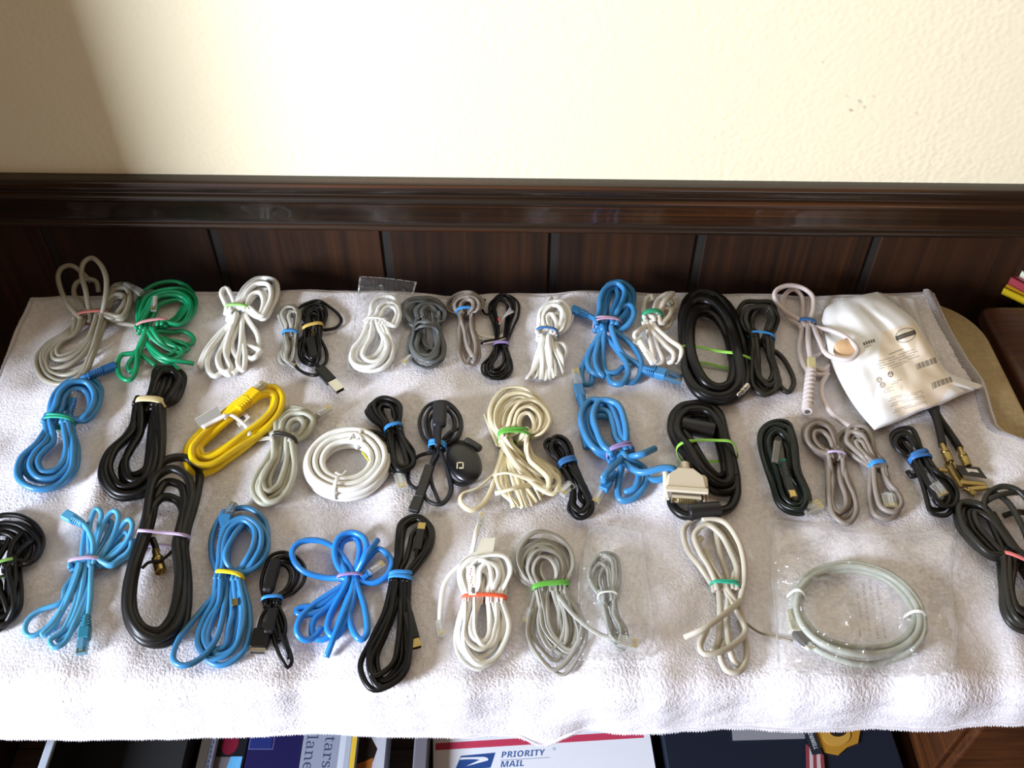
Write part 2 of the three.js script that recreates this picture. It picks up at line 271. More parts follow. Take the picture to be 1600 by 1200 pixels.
  const hem = sweep(edge.filter((_, k) => k % 2 === 0).map((k) => V(A.getX(k), A.getY(k) + 0.0005, A.getZ(k))), 0.0022, 0.0022, { closed: true, sides: 6 });
  const off = towel.position, body = merge([up, dn]).translate(-off.x, -off.y, -off.z);
  mesh('cloth', body, towelMat, towel); mesh('hem', hem.translate(-off.x, -off.y, -off.z), towelMat, towel);
  // overlocked stitches along the right-hand edge
  const ribs = []; for (let k = 0; k < 120; k++) { const z = lerp(BACK + 0.006, -0.6, k / 119), x = sideX(RP, z), q = (d, f) => V(x - d, TABLE_Y + Math.max(0.003, (towelH(x - d, z) - 0.0028) * f) + 0.0008, z + d * 0.12); ribs.push(sweep([q(0.0005, 0.5), q(0.005, 0.8), q(0.0095, 1), q(0.015 + jit(0.001), 1)], 0.0011, 0.001, { sides: 5 })); }
  mesh('stitching', merge(ribs).translate(-off.x, -off.y, -off.z), towelMat, towel);
  // terry pile: small leaning tufts all over the upper face
  const tuft = new THREE.ConeGeometry(0.0006, 0.0021, 5, 2, true).translate(0, 0.0006, 0), tp = tuft.attributes.position; for (let k = 0; k < tp.count; k++) tp.setX(k, tp.getX(k) + Math.max(0, tp.getY(k)) ** 2 * 90);
  tuft.computeVertexNormals();
  const N = 12000, inst = new THREE.InstancedMesh(tuft, new THREE.MeshPhysicalMaterial({ color: 0xe0dde3, roughness: 1 }), N), m4 = new THREE.Matrix4(), q = new THREE.Quaternion(), q2 = new THREE.Quaternion(), sc = V(1, 1, 1);
  inst.name = 'pile'; inst.userData.kind = 'stuff'; inst.receiveShadow = inst.castShadow = true;
  const nor = up.attributes.normal;
  for (let k = 0; k < N; k++) {
    let i = Math.floor(rnd() * NU), j = Math.floor(Math.pow(rnd(), 1) * (NV + NH));
    if (k < 4000) { j = 0; i = k % NU; } else if (k < 9000) { j = NV + NH; i = k % NU; } else if (k < 11000) { i = NU; j = k % (NV + NH); } else if (k < 12000) { i = 0; j = k % (NV + NH); }
    const a = j * cols + i, p = V(A.getX(a), A.getY(a), A.getZ(a)), nn = V(nor.getX(a), nor.getY(a), nor.getZ(a));
    if (i < NU && j < NV + NH && k >= 12000) { const e = V(A.getX(a + 1), A.getY(a + 1), A.getZ(a + 1)).sub(p), f = V(A.getX(a + cols), A.getY(a + cols), A.getZ(a + cols)).sub(p); p.addScaledVector(e, rnd()).addScaledVector(f, rnd()); }
    if (k < 4000) nn.add(V(0, 0, -1.2)); else if (k < 9000) nn.add(V(0, -1.5, 0)); else if (k < 11000) nn.add(V(1.2, 0, 0));
    nn.add(V(jit(0.32), jit(0.2), jit(0.32))).normalize();
    q.setFromUnitVectors(V(0, 1, 0), nn); q2.setFromAxisAngle(V(0, 1, 0), rnd() * 6.28); sc.setScalar((k < 12000 ? 1.5 : 0.75) + rnd() * 0.6);
    inst.setMatrixAt(k, m4.compose(p.sub(off), q.multiply(q2), sc));
  }
  towel.add(inst);
}

// ---------- cable bundles: tools ----------
const CABLE = {   // sheath colours as on the cables
  blue: [0x357cb0, 0.34], bright: [0x2480d4, 0.3], pale: [0x509fcc, 0.36], green: [0x0c8c5c, 0.33], grey: [0x8d8878, 0.45], white: [0xe4e4dc, 0.42], cream: [0xd9cfae, 0.42], pinkish: [0xcfc4c0, 0.42],
  black: [0x0f0e0d, 0.33, { specularIntensity: 0.6 }], softblack: [0x121110, 0.42, { specularIntensity: 0.6 }], charcoal: [0x1f2025, 0.42, { specularIntensity: 0.7 }], slate: [0x5c6060, 0.4], silver: [0x9c9a90, 0.42], sage: [0xa9a896, 0.42], yellow: [0xe6c40c, 0.36], taupe: [0x857b72, 0.45], olive: [0x24231e, 0.4, { specularIntensity: 0.7 }], racing: [0x0f1714, 0.3, { specularIntensity: 0.7 }], beige: [0xb9b2a0, 0.45], shell: [0xd0c9bd, 0.42],
};
const BAND = { red: 0xc0706a, pink: 0xd3959a, thinpink: 0xb490a8, lime: 0x86c54a, green: 0x8fc86a, grass: 0x5ba63a, teal: 0x22a584, jade: 0x1f8f66, blue: 0x2f86cf, deep: 0x2a64a0, tan: 0xd6c795, gold: 0xc9ac5a, purple: 0x8f7fb4, lavender: 0xb9a6c6, orange: 0xe8603c, yellow: 0xe8cf1c, black: 0x262018, tie: 0xe9e7e2, coral: 0xcf6a66 };
const CLEAR = M(0xf1f3f2, 0.12, { transmission: 0.82, thickness: 0 }), FILM = M(0xffffff, 0.06, { transmission: 0.97, thickness: 0, specularIntensity: 1, side: THREE.DoubleSide });
const GOLD = M(0xcdb878, 0.3, { metalness: 1 }), STEEL = M(0xc9c7c0, 0.25, { metalness: 1 }), BRASS = M(0xa8935e, 0.32, { metalness: 1 });

const rest = (pts, h) => { for (const p of pts) if (p.z > BACK) p.y = Math.max(p.y, TABLE_Y + towelH(p.x, p.z) + h); return pts; };   // nothing sinks into the towel
function bundle(s) {
  seed = Math.round(s.at[0] * 131 + s.at[1] * 977);
  const g = new THREE.Group(); g.name = s.n;
  const m = pxm(s.at[1]), r = s.r * m, b = r * (s.flat ?? 1), base = S(s.at[0], s.at[1], 0);
  g.position.copy(base); top(g, s.l, s.cat ?? 'cable', s.group);
  const geos = [], lift = s.lift ?? 0;
  const at = (x, y, h) => S(x, y, h + lift);
  // slots where the strands pass under the band
  let ends = 0; for (const [n] of s.lobes ?? []) ends = Math.max(ends, n * 2); ends += Math.ceil((s.st?.length ?? 0) * 0.5); ends = Math.max(ends, 3);
  const cols = s.cols ?? Math.max(2, Math.ceil(Math.sqrt(ends * (s.flat ? 1.1 : 2.1)))), rows = Math.max(1, Math.ceil(ends / cols));
  let axis;
  if (s.ang !== undefined) { const a = s.ang * Math.PI / 180; axis = at(s.at[0] + Math.cos(a) * 20, s.at[1] + Math.sin(a) * 20, 0).sub(at(s.at[0] - Math.cos(a) * 20, s.at[1] - Math.sin(a) * 20, 0)); }
  else { const mean = (f) => { const p = resample(f, 9); return p.reduce((o, q) => [o[0] + q[0] / 9, o[1] + q[1] / 9], [0, 0]); }; const p = mean(s.lobes[0][1]), q = mean((s.lobes[1] ?? [0, [...s.at, ...s.at]])[1]); axis = at(...q, 0).sub(at(...p, 0)); }
  axis.y = 0; axis.normalize();
  const side = axis.clone().cross(V(0, 1, 0)).multiplyScalar(-1);   // to the viewer's right when the axis points at the viewer
  const pitch = Math.min(2 * r, s.bw ? s.bw * m / cols : 9), high = s.flat ? Math.max(b * 2, r * 0.9) : r * 1.72;
  const slot = (c, w) => base.clone().addScaledVector(side, (c - (cols - 1) / 2 + (w % 2 ? 0.25 : -0.25)) * pitch).add(V(0, lift + r + w * high, 0));
  let used = 0;
  const pickSlot = (leftSide, k) => { const w = k % rows, c = Math.floor(k / rows) % Math.max(1, Math.ceil(cols / 2)); return slot(leftSide ? c : cols - 1 - c, w); };
  const put = (pts, opt = {}) => geos.push(sweep(rest(curve(pts, opt.closed, s.step ?? 0.0032), b * 0.95 + lift), r, b, { closed: opt.closed, sides: s.r < 3 ? 6 : 8, roll: s.flat ? ((a, f) => (t) => a + f * Math.sin(t * 6 + a * 5))(jit(0.7), 0.5) : 0 }));
  (s.lobes ?? []).forEach(([n, outer, inner, o = {}], li) => {
    const K = 9, O = resample(outer, K), I = resample(inner, K), right0 = O[0][0] > O[K - 1][0];
    let gap = 0; for (let k = 2; k < K - 2; k++) gap += Math.hypot(O[k][0] - I[k][0], O[k][1] - I[k][1]) / (K - 4);
    const L = Math.max(1, Math.ceil(n * 1.7 * s.r / Math.max(gap, s.r * 2)));
    for (let i = 0; i < n; i++) {
      const t = n > 1 ? clamp(i / (n - 1) + jit(0.35 / n), 0, 1) : 0, lev = o.lev ?? (i % L), wob = [jit(1), jit(1), jit(1)], sh = jit(0.2), mess = o.mess ?? (s.flat ? 1.2 : 0.8), ro = jit(0.1) * mess, scl = 1 + jit(0.07) * mess, cr = Math.cos(ro) * scl, sr = Math.sin(ro) * scl;
      const away = axis.clone().multiplyScalar(Math.sign(axis.dot(at(O[4][0], O[4][1], 0).sub(base))) * -(s.bw ? 0.006 : 0.007)), q0 = pickSlot(!right0, i), q1 = pickSlot(right0, i + (n % 2));
      const pts = [q0.clone().add(away), q0], tilt = jit(0.35);
      for (let k = 0; k < K; k++) {
        const tt = clamp(t + sh * Math.sin(k / (K - 1) * Math.PI * 2), -0.06, 1.06), e = Math.sin(k / (K - 1) * Math.PI), f = k / (K - 1);
        const ox = lerp(O[k][0], I[k][0], tt) - s.at[0], oy = lerp(O[k][1], I[k][1], tt) - s.at[1];
        if ((k === 0 || k === K - 1) && Math.hypot(ox, oy) < 42) continue;
        const x = s.at[0] + ox * cr - oy * sr + wob[0] * s.r * 0.7 * e + wob[2] * s.r * 0.5 * Math.sin(f * 9), y = s.at[1] + ox * sr + oy * cr + wob[1] * s.r * 0.7 * e;
        const hEnd = Math.min(rows * high * 0.5, 3 * r) * (1 - e) * 0.8;
        pts.push(at(x, y, r + lev * r * 1.6 * (0.35 + 0.65 * e) + hEnd + Math.max(0, tilt * (f - 0.5)) * r * 3 + (o.rise ?? 0) * e));
      }
      pts.push(q1, q1.clone().add(away));
      put(pts);
    }
  });
  (s.rings ?? []).forEach(([n, outer, inner, o = {}]) => {
    const K = 22, O = resample(outer, K, true), I = resample(inner, K, true);
    if (n === 1) I.splice(0, K, ...O); for (let i = 0; i < n; i++) { const t = n > 1 ? i / (n - 1) : 0, ph = rnd() * 6.28, a = jit(1); put(O.map((p, k) => { const tt = clamp(t + 0.13 * Math.sin(k / K * 6.28 + ph), -0.05, 1.05); return at(lerp(p[0], I[k][0], tt), lerp(p[1], I[k][1], tt), r + (o.lev ?? (i % 2)) * r * 1.5 + Math.max(0, Math.sin(k / K * 6.28 + ph)) * r * 1.6); }), { closed: true }); }
  });
  (s.st ?? []).forEach((raw, i) => {
    const o = typeof raw[0] === 'object' ? raw[0] : {}, f = typeof raw[0] === 'object' ? raw.slice(1) : raw, pts = [], n = f.length / 2;
    for (let k = 0; k < n; k++) {
      const x = f[k * 2], y = f[k * 2 + 1], isEnd = (k === 0 || k === n - 1), near = Math.hypot(x - s.at[0], y - s.at[1]) < Math.max(12, s.r * 3.2), e = Math.sin(k / Math.max(1, n - 1) * Math.PI);
      if (isEnd && near && !o.free) { const q = pickSlot(x < s.at[0], 3 + i); const p = at(x, y, r + (rows - 1) * high * (0.35 + 0.6 * rnd())); p.lerp(q, 0.4); const nx = f[k ? k * 2 - 2 : 2], ny = f[k ? k * 2 - 1 : 3], to = axis.clone().multiplyScalar(-0.006 * Math.sign(axis.dot(at(nx, ny, 0).sub(p)) || 1)).add(p); k ? pts.push(p, to) : pts.push(to, p); }
      else pts.push(at(x, y, r + (o.h ?? 0) * (0.3 + 0.7 * e) + (o.flat0 ? 0 : ((i * 0.7) % 1.6) * r * e * 1.2) + (near ? rows * high * 0.4 : 0)));
    }
    put(pts);
  });
  const mat = s.mat ?? M(...CABLE[s.c]);
  g.userData.r = r;
  const local = (geo) => geo.translate(-base.x, -base.y, -base.z);
  if (geos.length) mesh('cable', local(merge(geos)), mat, g);
  const hw = (cols * pitch) / 2 + r * 0.25 + 0.0008, ht = lift + r + (rows - 1) * high + r + 0.0012;
  if (s.band) {
    const [key, w = 4, turns = 1, kind = 'rubber_band'] = s.band, parts = [];
    for (let k = 0; k < turns; k++) {
      const ring = []; const off = (k - (turns - 1) / 2) * w * m * 1.15, hh = ht / 2 + 0.0004, N = 30, sk = jit(0.18);
      for (let i = 0; i < N; i++) { const a = i / N * Math.PI * 2, ca = Math.cos(a), sa = Math.sin(a), q = (v) => Math.sign(v) * Math.pow(Math.abs(v), 0.75); ring.push(base.clone().addScaledVector(side, q(ca) * hw).addScaledVector(axis, off + ca * hw * sk).add(V(0, lift * 0.5 + hh + q(sa) * hh, 0))); }
      parts.push(sweep(ring, w * m * 0.62, 0.0010, { closed: true, wide: () => axis }));
    }
    mesh(kind, local(merge(parts)), M(BAND[key], 0.5), g);
  }
  const api = {
    g, base, r, m, local, at, axis, side,
    part(name, geo, mt, parent = g) { return mesh(name, local(geo), mt, parent); },
    // moulded boot with strain-relief ribs, from the cable end A to B
    boot(A, B, w0, w1, color, h = 0, ribs = 5) {
      const a = at(A[0], A[1], w0 * m * 0.5 + h), e = at(B[0], B[1], w1 * m * 0.42 + h), L = a.distanceTo(e), k = [];
      k.push(rbox(L * 0.5, w1 * m * 0.7, w1 * m, w1 * m * 0.16, L * 0.75)); k.push(cyl(w0 * m * 0.5, w1 * m * 0.4, L * 0.52, L * 0.26));
      for (let i = 0; i < ribs; i++) { const q = (i + 0.4) / ribs * 0.52, ww = lerp(w0, w1, q * 1.6) * m; k.push(rbox(L * 0.045, ww * 0.82, ww * 1.02, ww * 0.15, q * L)); }
      return this.part('boot', spin(merge(k), e.clone().sub(a), a), typeof color === 'string' ? M(...CABLE[color]) : color);
    },
    // clear modular plug with gold contacts and a latch
    plug(A, B, w, h = 0, mt = CLEAR) {
      const a = at(A[0], A[1], w * m * 0.38 + h), e = at(B[0], B[1], w * m * 0.38 + h), L = a.distanceTo(e), ww = w * m, d = e.clone().sub(a);
      const p = this.part('plug', spin(merge([rbox(L, ww * 0.55, ww, ww * 0.06, L / 2), box(L * 0.75, ww * 0.06, ww * 0.35).rotateZ(-0.16).translate(L * 0.55, ww * 0.42, 0), box(L * 0.08, ww * 0.2, ww * 0.6, L * 0.06, ww * 0.3, 0)]), d, a), mt);
      const c = []; for (let i = 0; i < 8; i++) c.push(box(L * 0.3, ww * 0.12, ww * 0.055, L * 0.84, ww * 0.24, (i - 3.5) * ww * 0.1));
      this.part('contacts', spin(merge(c), d, a), GOLD, p);
      this.part('wires', spin(merge([...Array(4)].map((_, i) => box(L * 0.6, ww * 0.08, ww * 0.09, L * 0.35, 0, (i - 1.5) * ww * 0.2))), d, a), mt === CLEAR ? M(0xb9a583, 0.5) : mt, p);
      return p;
    },
    // flat plug on a black moulded grip: metal shell with a tongue inside
    usb(A, B, w, len, h = 0, color = 'black', shell = STEEL, hc = 0.5) {
      const a = at(A[0], A[1], w * m * hc * 0.55 + h), e = at(B[0], B[1], w * m * hc * 0.55 + h), L = a.distanceTo(e), ww = w * m, d = e.clone().sub(a), t = len * m;
      const p = this.part('plug_grip', spin(merge([rbox(L * 0.8, ww * hc * 1.1, ww, ww * 0.12, L * 0.6), cyl(ww * 0.16, ww * 0.3, L * 0.3, L * 0.1)]), d, a), M(...CABLE[color]));
      const sh = ww * 0.8, hh = ww * hc * 0.72;
      this.part('metal_shell', spin(merge([box(t, 0.0005, sh, L + t / 2, hh / 2), box(t, 0.0005, sh, L + t / 2, -hh / 2), box(t, hh, 0.0005, L + t / 2, 0, sh / 2), box(t, hh, 0.0005, L + t / 2, 0, -sh / 2)]), d, a), shell, p);
      this.part('tongue', spin(box(t * 0.85, hh * 0.4, sh * 0.85, L + t * 0.42, -hh * 0.2), d, a), M(0x2a2a2c, 0.5), p);
      return p;
    },
    metalPlug(A, B, w, h = 0, mt = STEEL, name = 'connector') {
      const a = at(A[0], A[1], w * m * 0.5 + h), e = at(B[0], B[1], w * m * 0.5 + h), L = a.distanceTo(e), R = w * m * 0.5;
      const p = this.part(name, spin(lathe([[0, 0], [0, R * 0.62], [L * 0.35, R * 0.66], [L * 0.36, R], [L * 0.48, R], [L * 0.49, R * 0.82], [L * 0.56, R * 0.82], [L * 0.57, R], [L * 0.98, R], [L, R * 0.9], [L, R * 0.7], [L * 0.8, R * 0.66], [L * 0.8, 0]]), e.clone().sub(a), a), mt);
      this.part('pin', spin(cyl(R * 0.12, R * 0.1, L * 0.28, L * 0.94), e.clone().sub(a), a), GOLD, p);
      return p;
    },
    strand(f, rr, color, h = 0, name = 'wire', flat = 1) { const p = []; for (let i = 0; i < f.length; i += 2) p.push(at(f[i], f[i + 1], rr * m + h)); return this.part(name, sweep(rest(curve(p, false, 0.003), rr * m * flat * 0.9), rr * m, rr * m * flat), typeof color === 'string' ? M(...CABLE[color]) : color); },
    slab(A, B, w, th, mt, name, h = 0, rr = 0.15) { const a = at(A[0], A[1], th * m / 2 + h), e = at(B[0], B[1], th * m / 2 + h), L = a.distanceTo(e); return this.part(name, spin(rbox(L, th * m, w * m, w * m * rr, L / 2), e.clone().sub(a), a), mt); },
  };
  s.extra?.(api);
  return api;
}

// ---------- the cables, back row ----------
bundle({ n: 'ethernet_cable', l: 'grey network cable with tall loops standing over the back left towel corner', c: 'grey', r: 4, at: [147, 505], ang: 112, band: ['red', 5],
  lobes: [[6, [128, 505, 100, 522, 70, 541, 54, 560, 58, 582, 72, 597, 98, 602, 125, 592, 140, 568, 152, 525], [140, 512, 115, 522, 95, 537, 85, 548, 92, 557, 108, 553, 130, 540, 146, 518]], [6, [165, 500, 178, 446, 192, 438, 206, 455, 204, 482, 182, 510], [160, 495, 172, 470, 188, 462, 196, 470, 186, 490, 170, 508]]],
  st: [[{ h: 0.028 }, 128, 500, 106, 475, 94, 450, 91, 430, 98, 418, 112, 415, 126, 424, 142, 440], [{ h: 0.045 }, 146, 500, 134, 455, 127, 425, 132, 409, 143, 403, 156, 412, 166, 436, 164, 470, 157, 500], [{ h: 0.02 }, 150, 492, 116, 460, 120, 442, 136, 436, 150, 440, 154, 456], [165, 505, 190, 506, 216, 509]],
  extra: (b) => { b.boot([196, 444], [222, 458], 8, 11, M(0x8b8f8a, 0.3, { transmission: 0.3 }), 0.012, 4); } });
bundle({ n: 'ethernet_cable', l: 'bright green network cable with a pink rubber band', c: 'green', r: 3.6, at: [240, 517], ang: 95, band: ['pink', 5], bw: 44,
  lobes: [[8, [226, 505, 219, 480, 228, 460, 250, 449, 280, 446, 303, 460, 305, 480, 295, 500, 262, 516], [238, 505, 242, 485, 252, 472, 272, 468, 292, 472, 280, 492, 256, 510]]],
  st: [[240, 522, 265, 519, 290, 519, 302, 528, 300, 537, 285, 538, 250, 528, 234, 526], [235, 527, 260, 530, 288, 538, 294, 546, 280, 551, 256, 543, 238, 528], [232, 524, 212, 550, 190, 555, 184, 575, 190, 590, 203, 594, 212, 580, 216, 545, 225, 525], [228, 525, 215, 548, 200, 572, 204, 581, 212, 575, 220, 545, 232, 525], [225, 530, 242, 548, 262, 561, 285, 565, 303, 568], [228, 532, 246, 560, 265, 566, 281, 554, 262, 545, 240, 528], [226, 535, 250, 559, 275, 560, 286, 548, 262, 537, 242, 526], [215, 550, 228, 560, 243, 571], [238, 524, 262, 534, 276, 545, 262, 556, 240, 552], [270, 570, 278, 578, 270, 582]],
  extra: (b) => { b.plug([243, 464], [240, 486], 8, 0.012); } });
bundle({ n: 'ethernet_cable', l: 'white network cable with a light green rubber band, fanning out below it', c: 'white', r: 4, at: [376, 499], ang: 105, band: ['green', 5], bw: 38,
  lobes: [[8, [368, 488, 380, 460, 400, 441, 422, 438, 432, 452, 426, 478, 405, 505, 392, 505], [378, 490, 392, 466, 408, 455, 416, 465, 410, 485, 394, 500]]],
  st: [[{ h: 0.01 }, 364, 494, 350, 470, 346, 456, 353, 450, 361, 461, 369, 486], [365, 502, 335, 530, 318, 555, 311, 573], [362, 504, 345, 525, 325, 550, 313, 576], [370, 504, 345, 530, 325, 562, 326, 580, 336, 588, 347, 582], [372, 504, 355, 535, 340, 560, 350, 581, 360, 578, 352, 550, 370, 508], [376, 504, 360, 540, 355, 562, 365, 583, 373, 570, 362, 540, 374, 506], [378, 503, 376, 540, 372, 570, 380, 579, 383, 560, 379, 520, 378, 504], [385, 502, 400, 520, 405, 540, 398, 560, 385, 561], [388, 502, 402, 522, 406, 542], [384, 540, 398, 544, 408, 550, 395, 560, 386, 558], [368, 504, 348, 540, 342, 565, 352, 584, 362, 586]] });
bundle({ n: 'phone_cord', l: 'small clear grey flat phone cord lying against the black cable with a tan band', c: 'silver', r: 3.2, flat: 0.4, at: [455, 529], band: ['blue', 5], bw: 20,
  lobes: [[7, [448, 520, 436, 488, 440, 478, 455, 477, 466, 482, 466, 515], [455, 518, 448, 492, 456, 486, 461, 515]], [5, [448, 535, 439, 560, 446, 570, 458, 562, 463, 535], [453, 540, 448, 556, 452, 562, 458, 540]]],
  extra: (b) => { b.plug([448, 563], [462, 573], 8, 0.003); } });
bundle({ n: 'usb_cable', l: 'black cable with a tan rubber band and a silver plug pointing lower right', c: 'black', r: 2.7, at: [490, 519], ang: 75, band: ['gold', 6], bw: 28,
  lobes: [[5, [476, 528, 470, 548, 478, 566, 497, 570, 503, 550, 498, 522], [484, 532, 482, 548, 490, 558, 495, 534]], [5, [482, 510, 480, 492, 485, 478, 500, 478, 508, 492, 503, 512], [488, 510, 487, 496, 494, 490, 498, 510]]],
  st: [[480, 505, 467, 490, 468, 481, 480, 474, 497, 470, 515, 480, 530, 493, 533, 503, 525, 512, 506, 516], [482, 505, 474, 486, 485, 477, 503, 477, 510, 490, 503, 512], [476, 525, 460, 538, 456, 552, 462, 572, 476, 583, 495, 586, 502, 580, 490, 565], [500, 525, 510, 550, 509, 566, 500, 576], [{ h: 0.012 }, 495, 524, 500, 550, 494, 572], [{ h: 0.01 }, 480, 528, 476, 552, 490, 566]],
  extra: (b) => { b.slab([486, 528], [493, 562], 17, 12, M(...CABLE.black), 'ferrite_core', 0.006, 0.3); b.usb([494, 570], [519, 597], 16, 22, 0.004); } });
bundle({ n: 'phone_cord', l: 'white cable tied with a white twist tie inside the small clear bag', c: 'white', lift: 0.0025, r: 3.6, at: [588, 512], ang: 105, band: ['tie', 2, 1, 'twist_tie'], bw: 30,
  lobes: [[4, [582, 505, 582, 478, 598, 466, 622, 468, 628, 486, 622, 505, 606, 520], [592, 505, 596, 486, 606, 478, 615, 486, 610, 505, 600, 515]], [5, [580, 514, 560, 532, 546, 556, 550, 575, 575, 579, 600, 572, 612, 550, 610, 518], [588, 517, 575, 536, 565, 551, 570, 560, 590, 555, 598, 536, 597, 516]]],
  extra: (b) => { b.strand([566, 511, 575, 506, 590, 506], 1.3, M(BAND.tie, 0.5), 0.006, 'tie_end'); b.strand([596, 508, 604, 514, 603, 522], 1.3, M(BAND.tie, 0.5), 0.006, 'tie_end'); } });
bundle({ n: 'phone_cord', l: 'dark grey flat phone cord wound on itself without a band, right of the small bag', c: 'slate', r: 4, flat: 0.5, at: [668, 506], ang: 85, bw: 40,
  lobes: [[6, [655, 512, 636, 495, 636, 476, 658, 470, 682, 472, 698, 486, 697, 500, 682, 516], [662, 505, 660, 486, 675, 478, 685, 490, 674, 505]], [8, [652, 508, 640, 530, 640, 555, 660, 571, 680, 569, 690, 550, 688, 525, 677, 506], [664, 515, 660, 535, 668, 548, 680, 541, 680, 522, 672, 512]]],
  st: [[{ h: 0.014 }, 646, 512, 655, 503, 672, 505, 690, 520], [{ h: 0.014 }, 648, 518, 660, 509, 680, 513, 690, 530], [650, 512, 636, 500, 634, 486, 645, 473, 654, 472]],
  extra: (b) => { b.plug([644, 557], [630, 568], 10, 0.002); } });
bundle({ n: 'phone_cord', l: 'grey flat phone cord with a light blue band and a pale tail reaching right', c: 'taupe', r: 3.4, flat: 0.5, at: [728, 495], ang: 85, band: ['blue', 5], bw: 24,
  lobes: [[9, [717, 495, 700, 482, 706, 470, 725, 459, 744, 458, 757, 470, 740, 495], [725, 490, 722, 475, 732, 469, 733, 490]], [4, [718, 500, 720, 535, 728, 563, 738, 569, 746, 560, 748, 535, 740, 503], [725, 505, 728, 540, 736, 560, 739, 535, 732, 503]]],
  extra: (b) => { b.strand([735, 503, 748, 522, 768, 527, 784, 529, 790, 530], 3.2, 'shell', 0.002, 'tail', 0.5); b.slab([782, 524], [791, 534], 9, 5, M(...CABLE.shell), 'plug', 0.002); } });
bundle({ n: 'audio_cable', l: 'thin black cable with a purple band, coiled below and looped above it', c: 'black', r: 2, at: [783, 544], ang: 95, band: ['purple', 5], bw: 20,
  lobes: [[6, [778, 530, 768, 500, 763, 472, 775, 459, 795, 458, 807, 475, 803, 502, 790, 530], [785, 518, 778, 490, 780, 472, 790, 468, 795, 486, 790, 516]], [8, [776, 550, 754, 570, 755, 585, 772, 594, 790, 591, 800, 576, 794, 550], [781, 552, 770, 570, 775, 578, 785, 570, 788, 553]]],
  st: [[{ free: 1 }, 758, 468, 752, 478, 760, 492, 768, 486], [{ free: 1 }, 752, 537, 768, 529, 790, 524]],
  extra: (b) => { for (let i = 0; i < 4; i++) b.strand([780 + i * 3, 506 - i * 4, 797 + i * 2, 481 + i * 2], 0.9, M(0xc9c5c8, 0.4), 0.011, 'bare_wire'); b.strand([781, 503, 779, 497], 1.3, M(0xb9403c, 0.5), 0.012, 'red_tip'); for (let i = 0; i < 3; i++) b.strand([755, 531 + i * 3, 772, 528 + i * 3, 790, 523 + i * 3], 1.1, i === 1 ? 'black' : M(0xc9c5c8, 0.4), 0.004 + i * 0.002, 'wire'); } });
bundle({ n: 'phone_cord', l: 'white flat phone cord with a blue band, folded ends spread below it', c: 'white', r: 3.9, flat: 0.5, at: [854, 531], ang: 95, band: ['deep', 4], bw: 30,
  lobes: [[9, [843, 522, 840, 490, 855, 475, 878, 472, 890, 486, 886, 506, 872, 530], [860, 522, 858, 496, 865, 488, 872, 500, 866, 522]]],
  st: [[850, 524, 847, 490, 862, 464], [866, 535, 880, 537, 886, 550, 878, 565, 872, 566], [845, 535, 838, 570, 823, 592], [847, 535, 842, 570, 836, 591], [850, 536, 847, 570, 846, 593], [853, 536, 853, 570, 853, 594], [857, 536, 860, 570, 860, 593], [860, 536, 866, 565, 870, 589], [863, 536, 872, 560, 881, 583], [866, 535, 876, 555, 879, 576], [844, 538, 834, 572, 829, 590], [855, 538, 857, 560, 865, 591], [848, 538, 843, 560, 841, 590]] });
bundle({ n: 'ethernet_cable', l: 'blue network cable with plugs on both sides and a thin pink band', c: 'blue', r: 4.6, at: [948, 517], ang: 92, band: ['thinpink', 3, 2], bw: 38,
  lobes: [[5, [934, 508, 935, 470, 944, 446, 956, 441, 972, 441, 982, 452, 980, 482, 958, 508], [946, 505, 950, 470, 960, 452, 970, 458, 964, 478, 950, 505]]],
  st: [[{ h: 0.012 }, 946, 510, 965, 486, 984, 477, 991, 488, 984, 505, 964, 520], [955, 512, 970, 490, 982, 500, 970, 516], [945, 518, 928, 498, 914, 491], [937, 520, 916, 560, 908, 585, 912, 600, 922, 600, 926, 586], [941, 522, 922, 548, 920, 575, 932, 585, 946, 583], [944, 522, 942, 560, 949, 583, 963, 582, 973, 574], [946, 521, 960, 542, 978, 567, 981, 585, 970, 600, 956, 598, 950, 586], [953, 520, 985, 537, 1001, 562, 1000, 585, 990, 597, 976, 597], [950, 521, 972, 552, 1002, 573], [940, 524, 930, 560, 935, 580, 945, 590]],
  extra: (b) => { b.boot([918, 493], [892, 483], 11, 15, 'blue', 0.002, 5); b.boot([1005, 577], [1042, 586], 12, 17, 'blue', 0.002, 6); b.plug([1040, 586], [1065, 594], 16, 0.002, M(0x6b9cc0, 0.15, { transmission: 0.6 })); } });
bundle({ n: 'ethernet_cable', l: 'off-white network cable with a dark green band beside the thick black coil', c: 'shell', lift: 0.0035, r: 3.8, at: [1017, 508], ang: 80, band: ['jade', 8], bw: 26,
  lobes: [[4, [1024, 512, 1042, 500, 1052, 485, 1050, 472, 1036, 470, 1022, 500], [1028, 512, 1040, 498, 1044, 488, 1036, 484, 1026, 505]]],
  st: [[1012, 505, 1006, 480, 1012, 465, 1018, 462, 1020, 470], [{ h: 0.014 }, 1018, 506, 1036, 476, 1052, 458], [1020, 500, 1027, 470, 1040, 460, 1050, 458], [{ h: 0.01 }, 1012, 514, 1040, 540, 1053, 554, 1051, 564, 1045, 567], [{ h: 0.01 }, 1020, 513, 1045, 530, 1065, 546, 1063, 558, 1056, 567], [1018, 516, 1030, 545, 1036, 565, 1026, 573], [{ h: 0.016 }, 1010, 514, 998, 517, 991, 523, 999, 534], [1014, 518, 1018, 540, 1022, 560], [1028, 514, 1042, 512, 1050, 497]],
  extra: (b) => { b.boot([1000, 534], [1022, 568], 9, 10, 'white', 0.014, 5); b.plug([1038, 466], [1052, 478], 10, 0.008); b.plug([1003, 526], [992, 536], 9, 0.013); } });
